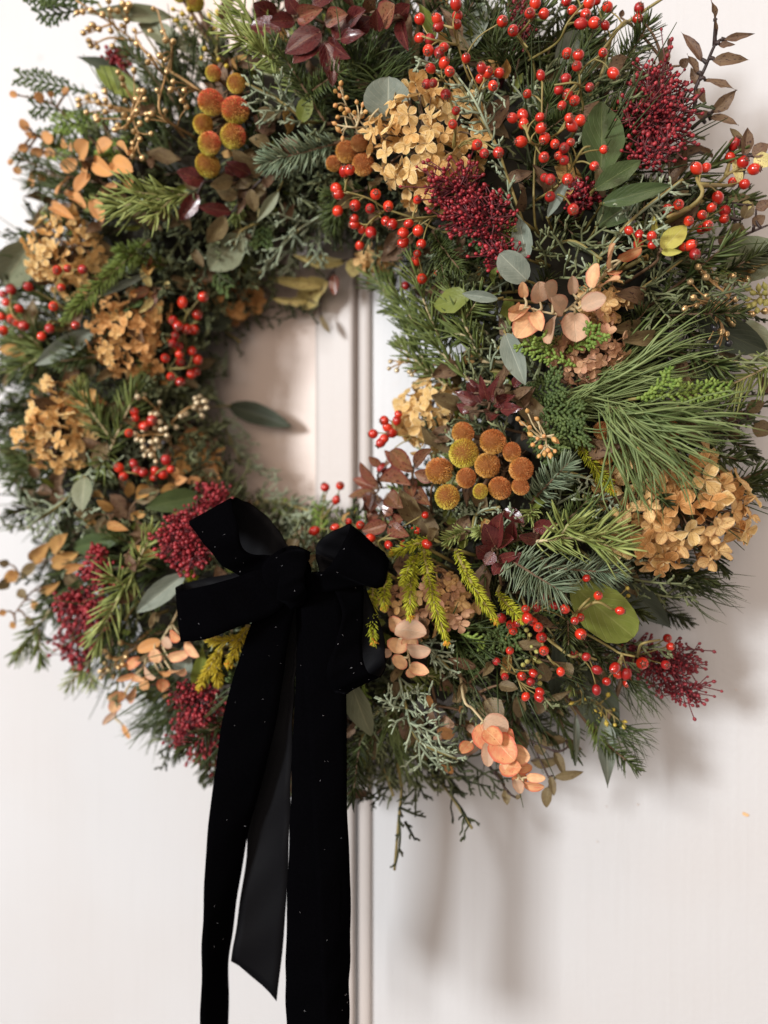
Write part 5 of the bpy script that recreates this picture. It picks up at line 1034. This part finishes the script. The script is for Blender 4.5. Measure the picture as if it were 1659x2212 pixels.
leaf_sprig('rusty dry leaves along the lower left rim against the door', 7, [(330, 470, 470, 400, 90), (230, 450, 120, 560, 70), (200, 440, 290, 350, 90), (120, 520, 20, 560, 80), (60, 560, -20, 620, 80), (330, 380, 400, 280, 90), (260, 640, 350, 600, 60), (120, 620, 160, 680, 60), (40, 760, -10, 780, 44), (100, 840, 60, 860, 50), (160, 800, 210, 850, 60), (200, 700, 250, 740, 60), (420, 500, 520, 470, 60), (60, 460, -10, 450, 60)], [[(480, 420), (330, 430), (200, 480), (60, 560)], [(330, 560), (200, 640), (90, 780)]], mats=['rust_leaf', 'brown_olive', 'rust_leaf'], lift=(.0, .022), wave=.15, **bk)
leaf_sprig('brown curled leaves above the skimmia left of the bow', 7, [(620, 150, 470, 140, 70), (720, 120, 620, 60, 60), (800, 100, 700, 20, 80), (860, 60, 1010, -10, 90), (830, 170, 930, 130, 60), (770, 170, 760, 90, 80), (880, 330, 870, 210, 56), (860, 350, 1010, 420, 60), (810, 400, 860, 510, 60), (700, 180, 640, 270, 60), (680, 210, 800, 240, 60), (900, 300, 980, 260, 60)], [[(960, 260), (850, 180), (720, 150), (560, 140)], [(870, 300), (810, 400)]], mats=['brown_olive', 'rust_leaf', 'brown_leaf'], lift=(.004, .026), wave=.2, **bk)
leaf_sprig('amber leaves tucked beside the pale gold berries', 4, [(1180, 1330, 1140, 1450, 120), (1280, 1480, 1360, 1360, 100), (1240, 1520, 1220, 1460, 90), (1130, 1530, 1020, 1560, 70), (1110, 1500, 1190, 1480, 60), (1320, 1420, 1390, 1500, 70), (950, 1530, 870, 1600, 90), (1140, 1240, 1330, 1220, 150, -.01), (1060, 1400, 1130, 1480, 80)], [[(1260, 1400), (1200, 1480), (1100, 1520), (950, 1530)]], mats=['rust_leaf', 'euc_amber', 'euc_amber'], lift=(.002, .022), wave=.12, **bk)
leaf_sprig('small yellowing leaf sprig above the brown hydrangea', 4, [(960, 260, 890, 150, 50), (990, 290, 940, 420, 50), (1060, 270, 1065, 225, 40), (950, 270, 840, 330, 60), (1000, 350, 1010, 450, 50), (930, 140, 960, 60, 30), (970, 330, 900, 420, 44)], [[(1010, 300), (960, 240), (930, 120)]], mats=['yellow_spot', 'burgundy_brown'], lift=(.01, .026), wave=.12, **bk)
leaf_sprig('olive brown leaves below the red and yellow balls by the fir', 2, [(120, 1150, 30, 1260, 90), (60, 960, -30, 1080, 110), (180, 840, 60, 740, 110), (150, 930, 40, 870, 90), (190, 760, 80, 690, 90), (110, 1180, 180, 1110, 60)], [[(220, 960), (130, 900), (60, 820)]], mats=['brown_olive', 'brown_olive', 'brown_leaf'], lift=(.0, .02), wave=.18, **bk)
leaf_sprig('brown leaves at the right edge under the pine needles', 6, [(1400, 1130, 1560, 1060, 90), (1520, 1040, 1640, 1000, 90), (1380, 1110, 1290, 1150, 70), (1560, 1150, 1690, 1180, 110), (1480, 1180, 1400, 1220, 80), (1300, 1130, 1340, 1220, 60), (1600, 900, 1690, 860, 110)], [[(1300, 1180), (1420, 1120), (1560, 1100)], [(1380, 1010), (1520, 960), (1660, 940)]], mats=['brown_leaf', 'brown_olive'], lift=(-.004, .012), wave=.12, twig='twig_dark', **bk)

# ------------------------------------------------------------------ fir, rosemary, tassels
fir_sprig('short blue grey fir tip beside the four rusty balls', (722, 312), (570, 352), (.012, .042), .0165, .00095, 2.8, 1.15, .85, 'fir_blue')
fir_sprig('dark green fir sprig under the burgundy leaves near the top', (705, 268), (588, 78), (.006, .034), .0125, .0006, 2.6, 1.0, .7, 'fir', extra=((.35, 745, 150),))
fir_sprig('fir tip sticking up at the top right behind the skimmia', (1312, 200), (1402, 48), (-.01, .012), .016, .0007, 2.6, 1.0, .8, 'fir')
fir_sprig('flat combed fir sprig at the top right behind the rosehips', (1255, 160), (1288, 30), (-.012, .004), .014, .0006, 2.2, 1.15, .95, 'fir')
fir_sprig('fir foliage behind the tall rosehip spray', (1165, 330), (1190, 190), (.0, .026), .012, .0006, 2.6, 1.0, .5, 'fir', extra=((.3, 1240, 240),))
fir_sprig('bright green fir sprig slanting down beside the brown hydrangea', (322, 520), (138, 690), (.016, .040), .011, .0006, 3.2, 1.0, .6, 'fir_bright')
fir_sprig('short bright fir tip above the slanting fir on the left', (360, 575), (255, 540), (.0, .030), .012, .0006, 3.0, 1.0, .4, 'fir_bright')
fir_sprig('fir tip below the right end of the ball cluster', (1148, 1085), (1228, 1000), (.012, .036), .016, .0009, 2.2, .95, .7, 'fir_blue')
fir_sprig('combed fir sprig fanning above the round olive leaf', (1098, 1205), (1215, 1278), (.020, .040), .020, .0008, 2.3, 1.2, .95, 'fir_blue', sag=.12)
fir_sprig('long fir sprig under the pale rosemary at the right', (1180, 1225), (1348, 1238), (.016, .030), .014, .0008, 2.6, 1.1, .9, 'fir_blue')
fir_sprig('fir sprig above the pale rosemary beside the tan hydrangea', (1150, 1140), (1310, 1130), (.004, .022), .014, .0006, 2.6, 1.0, .7, 'fir', extra=((.4, 1270, 1080),))
fir_sprig('small fir tip between the skimmia and the rosemary', (935, 500), (1000, 590), (.016, .038), .011, .0006, 3.2, .9, .3, 'fir', extra=((.2, 960, 600),))
fir_sprig('fir tip under the rosehips at the inner edge near the top', (790, 410), (702, 425), (.01, .028), .012, .0006, 2.8, 1.0, .5, 'fir', extra=((.3, 705, 470), (.5, 715, 500)))
fir_sprig('green fir tip hanging at the bottom right', (1275, 1535), (1300, 1612), (.0, .012), .011, .0006, 3.0, .95, .5, 'fir_bright')
fir_sprig('blurred fir tip left of the brown hydrangea', (215, 770), (122, 782), (.01, .026), .013, .0006, 2.6, 1.0, .5, 'fir', extra=((.4, 150, 740),))
fir_sprig('blurred dark fir branch at the left edge', (120, 1010), (-10, 1000), (.0, .022), .014, .0007, 2.2, 1.0, .6, 'fir', extra=((.4, 10, 960), (.3, 20, 1050)))
fir_sprig('fir branch at the far right edge below the pine', (1560, 1050), (1690, 1000), (-.012, .0), .014, .0007, 2.4, 1.1, .8, 'fir', extra=((.3, 1690, 1060),))
fir_sprig('dark fir tip low in the shade at the bottom right', (1290, 1590), (1375, 1660), (-.01, .0), .011, .0006, 2.8, .95, .5, 'fir')
fir_sprig('fir sprig behind the gilded berries at the upper left', (360, 200), (262, 90), (.0, .016), .014, .0006, 2.2, .9, .5, 'fir')
fir_sprig('dark fir sprig among the amber eucalyptus on the left', (170, 400), (40, 340), (.0, .016), .013, .0006, 2.4, 1.0, .7, 'fir', extra=((.2, 60, 400),))
fir_sprig('fir sprig beside the skimmia left of the bow', (330, 1190), (225, 1150), (.0, .022), .011, .0006, 2.8, 1.0, .5, 'fir')
rosemary('tall bright rosemary sprig at the top left of the burgundy leaves', (640, 200), (495, -25), (.010, .045), .024, extra=((.45, 490, 70), (.3, 560, 110)))
rosemary('pale rosemary sprig pointing left under the red and yellow balls', (412, 418), (240, 450), (.016, .045), .024, extra=((.3, 275, 410), (.2, 330, 470)))
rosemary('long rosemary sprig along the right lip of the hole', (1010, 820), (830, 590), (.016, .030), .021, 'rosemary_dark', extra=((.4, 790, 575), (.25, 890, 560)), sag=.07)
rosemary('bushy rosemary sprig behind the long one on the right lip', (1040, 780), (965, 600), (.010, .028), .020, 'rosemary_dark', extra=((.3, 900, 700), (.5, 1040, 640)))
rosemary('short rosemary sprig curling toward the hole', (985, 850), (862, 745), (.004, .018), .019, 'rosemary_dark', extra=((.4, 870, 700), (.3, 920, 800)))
rosemary('pale rosemary sprig pointing right beside the tan hydrangea', (1155, 1170), (1335, 1148), (.022, .046), .024, extra=((.45, 1340, 1185), (.3, 1230, 1130)))
rosemary('rosemary sprig hanging at the lower left between two skimmia heads', (302, 1215), (206, 1396), (.016, .034), .022, extra=((.3, 240, 1240), (.15, 330, 1150)), sag=.08)
rosemary('rosemary sprig poking in from the right edge', (1690, 775), (1548, 845), (.006, .02), .024)
rosemary('dark rosemary sprig between the two lower left hydrangeas', (232, 985), (300, 835), (.010, .028), .022, 'rosemary_dark', extra=((.2, 170, 850), (.1, 215, 1010)))
rosemary('blurred rosemary at the left edge below the rosehips', (130, 770), (20, 735), (.0, .02), .022, 'rosemary_dark', extra=((.3, 60, 720), (.2, 30, 800)))
rosemary('blurred green sprig reaching out at the lower left rim', (130, 1290), (35, 1420), (-.01, .0), .018, 'rosemary_dark', extra=((.5, 90, 1430),))
rosemary('blurred green tips below the lower left skimmia', (200, 1420), (150, 1480), (-.01, .0), .014, 'rosemary', extra=((.2, 200, 1480),))
tassel('lime tassel sprig hanging beside the right bow loop', (806, 1262), (808, 1388))
tassel('short lime tassel next to the bow', (836, 1238), (830, 1312))
tassel('thick lime tassel in the middle of the tassel group', (900, 1190), (884, 1334), extra=((.1, 870, 1260),))
tassel('slanting lime tassel right of the thick one', (915, 1180), (966, 1388), sag=.14)
tassel('curved lime tassel below the burgundy leaves', (985, 1188), (1072, 1342), sag=.2)
tassel('small lime tassel at the right end of the group', (1075, 1280), (1127, 1340))
tassel('lime tassel lying flat above the others', (935, 1165), (848, 1195), (.016, .036))
tassel('lime tassel between the ball cluster and the pine', (1240, 945), (1323, 1062), (.0, .03))
tassel('golden tassel sprig below the left bow loop', (535, 1352), (494, 1437), (.03, .04), 'tassel_gold', extra=((.35, 452, 1384),))
tassel('long golden tassel sprig above the dark red skimmia by the ribbon', (482, 1395), (430, 1486), (.02, .032), 'tassel_gold', extra=((.25, 472, 1480),))
tassel('yellow green tips under the crimson skimmia left of the bow', (408, 1225), (385, 1260), (.01, .02), 'tassel', extra=((.2, 425, 1262),))

# ------------------------------------------------------------------ pine
pine_sprig('pine sprig with long pale needles fanning to the right edge', [(1300, 815, [(1540, 680), (1560, 730), (1600, 790)], 46, .010), (1225, 868, [(1380, 800), (1520, 840), (1560, 890)], 56, .010), (1195, 880, [(1330, 850), (1300, 900)], 20, .008)], (.010, .032), 'pine', 4.4, 3)
pine_sprig('drooping pine sprig with long pale needles over the ball flowers at the right', [(1350, 888, [(1640, 890), (1655, 925), (1600, 990), (1545, 1070)], 50, .010), (1330, 885, [(1560, 1090), (1500, 1130), (1420, 1090)], 34, .012), (1315, 885, [(1400, 1070), (1345, 1130), (1335, 1120)], 20, .010)], (.030, .058), 'pine', 4.8, 4)
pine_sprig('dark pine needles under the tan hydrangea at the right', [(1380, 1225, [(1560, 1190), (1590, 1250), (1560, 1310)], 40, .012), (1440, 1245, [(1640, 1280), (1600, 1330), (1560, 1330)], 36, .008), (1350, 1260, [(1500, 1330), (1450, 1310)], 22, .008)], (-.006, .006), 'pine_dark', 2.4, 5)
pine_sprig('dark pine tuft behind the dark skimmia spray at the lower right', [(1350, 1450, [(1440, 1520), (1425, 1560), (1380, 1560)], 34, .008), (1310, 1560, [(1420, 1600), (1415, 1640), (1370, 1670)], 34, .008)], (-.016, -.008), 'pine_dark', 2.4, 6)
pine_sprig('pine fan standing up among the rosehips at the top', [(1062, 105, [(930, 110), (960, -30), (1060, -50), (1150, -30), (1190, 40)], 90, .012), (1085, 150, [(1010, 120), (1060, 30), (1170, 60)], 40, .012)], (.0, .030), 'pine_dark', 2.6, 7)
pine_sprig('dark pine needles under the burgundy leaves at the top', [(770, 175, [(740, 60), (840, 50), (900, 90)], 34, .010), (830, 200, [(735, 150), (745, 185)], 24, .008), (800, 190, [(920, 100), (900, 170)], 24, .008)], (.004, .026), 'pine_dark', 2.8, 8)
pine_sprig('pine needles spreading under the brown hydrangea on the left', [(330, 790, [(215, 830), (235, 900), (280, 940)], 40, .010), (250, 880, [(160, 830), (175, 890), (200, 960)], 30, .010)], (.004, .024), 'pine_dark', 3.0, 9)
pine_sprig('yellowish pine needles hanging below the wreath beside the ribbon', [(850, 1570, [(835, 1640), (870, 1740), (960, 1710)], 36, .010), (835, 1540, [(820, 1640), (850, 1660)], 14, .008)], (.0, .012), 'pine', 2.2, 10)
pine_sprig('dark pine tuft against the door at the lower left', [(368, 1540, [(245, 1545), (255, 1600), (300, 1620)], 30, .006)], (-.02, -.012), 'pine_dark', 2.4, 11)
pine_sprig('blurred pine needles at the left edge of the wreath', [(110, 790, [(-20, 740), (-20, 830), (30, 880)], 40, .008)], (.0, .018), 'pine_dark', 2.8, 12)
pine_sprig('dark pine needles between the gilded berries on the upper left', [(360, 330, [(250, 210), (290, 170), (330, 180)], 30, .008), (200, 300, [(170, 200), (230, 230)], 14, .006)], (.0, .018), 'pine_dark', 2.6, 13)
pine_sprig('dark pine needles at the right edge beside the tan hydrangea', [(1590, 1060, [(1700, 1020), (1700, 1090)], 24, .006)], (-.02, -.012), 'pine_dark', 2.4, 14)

# ------------------------------------------------------------------ grey cypress and cedar
cypress('pale grey cypress sprig between the ball clusters near the top', [(660, 265), (600, 215), (530, 180)], (.012, .036), extra=((640, 240, 545, 240), (620, 225, 590, 160)))
cypress('grey cypress spreading above the hole', [(720, 455), (640, 500), (560, 590)], (.012, .034), 'cypress', extra=((680, 480, 600, 460), (640, 500, 620, 590), (690, 480, 680, 570), (600, 540, 530, 530)))
cypress('pale grey cypress drooping over the upper lip of the hole', [(560, 480), (520, 500), (505, 540)], (.016, .034), side=.016)
cypress('silvery cypress branch running between the two upper skimmia heads', [(1130, 480), (1095, 380), (1060, 290), (960, 130)], (.010, .046), side=.020, extra=((1060, 290, 1010, 200), (1040, 250, 1075, 190), (960, 140, 905, 130)))
cypress('pale cypress sprig under the broad dark leaves at the right', [(1290, 560), (1370, 470), (1475, 388)], (.008, .036), extra=((1370, 470, 1340, 430), (1400, 440, 1430, 480), (1330, 510, 1420, 520)))
cypress('tangle of olive cypress below the small skimmia', [(1160, 560), (1230, 520), (1300, 560)], (.004, .024), 'cypress_dark', extra=((1230, 560, 1190, 500), (1250, 540, 1310, 490), (1180, 580, 1160, 520), (1210, 600, 1280, 600)))
cypress('olive cypress twigs left of the gilded berries on the right', [(1330, 660), (1420, 600), (1500, 540)], (.0, .022), 'cypress_dark', extra=((1400, 620, 1450, 690), (1430, 590, 1400, 530), (1460, 570, 1540, 600), (1380, 640, 1470, 640)))
cypress('silver green cypress sprig hanging at the bottom beside the bow', [(862, 1460), (878, 1530), (905, 1600), (990, 1640)], (.020, .034), tw=4, step=.004, extra=((880, 1530, 830, 1500), (890, 1560, 950, 1590), (905, 1600, 910, 1660), (870, 1500, 930, 1500), (900, 1600, 960, 1660)))
cypress('grey cypress under the peach eucalyptus right of the bow', [(900, 1380), (945, 1420), (975, 1450)], (.006, .024), extra=((920, 1400, 980, 1410),))
cypress('dull cypress mass at the bottom beside the ribbon', [(850, 1500), (800, 1560), (770, 1620)], (-.004, .012), 'cypress_dark', extra=((820, 1540, 820, 1650), (850, 1600, 840, 1690), (790, 1580, 770, 1660), (860, 1640, 900, 1700), (800, 1620, 790, 1690), (840, 1580, 780, 1560)))
cypress('grey cypress fringe under the wreath right of the ribbon', [(800, 1600), (830, 1660), (850, 1720)], (-.016, -.004), 'cypress_dark', extra=((770, 1600, 765, 1680), (860, 1620, 890, 1700), (900, 1640, 940, 1710), (780, 1640, 800, 1710), (940, 1640, 980, 1700), (830, 1620, 810, 1700)))
cypress('dark cypress twigs hanging loosely under the wreath', [(900, 1640), (960, 1700), (1020, 1790)], (-.03, -.02), 'cypress_shade', extra=((900, 1660, 890, 1740), (930, 1680, 1000, 1680), (960, 1650, 1060, 1700), (1000, 1640, 1080, 1690), (860, 1680, 800, 1740)))
cypress('lone dark twig dangling below the wreath', [(868, 1700), (862, 1760), (852, 1880)], (-.030, -.024), 'cypress_shade', side=.008, tw=1, step=.008, rad=.0010, extra=((865, 1745, 920, 1765), (875, 1775, 897, 1815)))
cypress('pale cypress beside the bright cedar in the middle right', [(1060, 800), (1080, 750), (1125, 740)], (.012, .030), side=.014)
cypress('blue grey cypress curls left of the tan hydrangea', [(1300, 1140), (1280, 1100), (1260, 1070)], (.004, .022), extra=((1290, 1120, 1330, 1100), (1280, 1100, 1250, 1120), (1290, 1080, 1330, 1070)), side=.014)
cypress('pale cypress tips under the ball cluster', [(1020, 1150), (1030, 1110), (1080, 1095)], (.006, .026), side=.014, extra=((1030, 1110, 990, 1110), (1060, 1140, 1110, 1100)))
cypress('dark cypress twigs between the ball cluster and the lime tassel', [(1180, 1060), (1215, 1020), (1290, 1040)], (.0, .018), 'cypress', side=.012, tw=2, extra=((1200, 1090, 1270, 1050), (1190, 930, 1260, 915)))
cypress('pale green cypress at the lower left rim', [(200, 1010), (140, 1080), (60, 1140)], (.008, .028), extra=((160, 1060, 200, 1110), (130, 1080, 110, 1150), (100, 1100, 40, 1080), (180, 1030, 260, 1010)))
cypress('dim cypress along the left side of the hole', [(470, 860), (490, 930), (520, 1000)], (-.008, .010), 'cypress', extra=((480, 900, 540, 960), (500, 960, 560, 1010), (470, 880, 450, 800), (520, 1000, 590, 1040), (480, 820, 490, 760)))
cypress('cypress along the bottom lip of the hole', [(560, 1080), (620, 1090), (690, 1110)], (-.006, .012), 'cypress', extra=((600, 1090, 640, 1150), (640, 1100, 650, 1180), (560, 1070, 600, 1040), (660, 1110, 720, 1080)))
cypress('grey cypress beside the silvery leaf at the lower left', [(330, 1330), (300, 1300), (270, 1340)], (-.004, .014), 'cypress_dark')
cypress('dark cypress behind the shaded upper left lip of the hole', [(420, 620), (470, 700), (520, 740)], (-.014, -.002), 'cypress_shade', extra=((450, 660, 560, 700), (500, 650, 620, 690), (560, 620, 680, 680)))
cedar('bright green cedar frond tips above the rosy hydrangea', [(1240, 790, 1128, 738), (1190, 770, 1170, 725), (1225, 760, 1300, 715)], (.018, .040), 'cedar', .024)
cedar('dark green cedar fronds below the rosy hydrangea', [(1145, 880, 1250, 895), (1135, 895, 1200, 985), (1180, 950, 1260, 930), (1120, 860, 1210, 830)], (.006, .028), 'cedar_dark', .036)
cedar('bright cedar tip lying on the pine needles at the right', [(1380, 860, 1580, 838), (1400, 850, 1450, 815)], (.034, .042), 'cedar', .022)
cedar('cedar tips at the bottom lip of the hole', [(660, 1150, 600, 1080), (700, 1160, 690, 1090), (720, 1150, 770, 1110), (640, 1180, 690, 1140)], (-.004, .014), 'cedar', .026)
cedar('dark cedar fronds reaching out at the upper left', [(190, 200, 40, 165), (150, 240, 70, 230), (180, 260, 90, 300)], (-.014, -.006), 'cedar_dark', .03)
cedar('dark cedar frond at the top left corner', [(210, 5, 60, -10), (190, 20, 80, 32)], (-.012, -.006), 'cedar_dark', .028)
cedar('green cedar fronds among the gilded berries on the left', [(260, 250, 120, 270), (220, 300, 110, 330), (280, 290, 230, 340)], (-.004, .012), 'cedar', .034)
cedar('small cedar spray among the lower right rosehips', [(1135, 1310, 1200, 1335), (1120, 1370, 1060, 1390), (1030, 1350, 1120, 1385)], (.004, .020), 'cedar_dark', .026)
cedar('cedar tip hanging at the right of the bow', [(785, 1480, 790, 1530), (1000, 1370, 1050, 1390)], (.004, .014), 'cedar', .018)
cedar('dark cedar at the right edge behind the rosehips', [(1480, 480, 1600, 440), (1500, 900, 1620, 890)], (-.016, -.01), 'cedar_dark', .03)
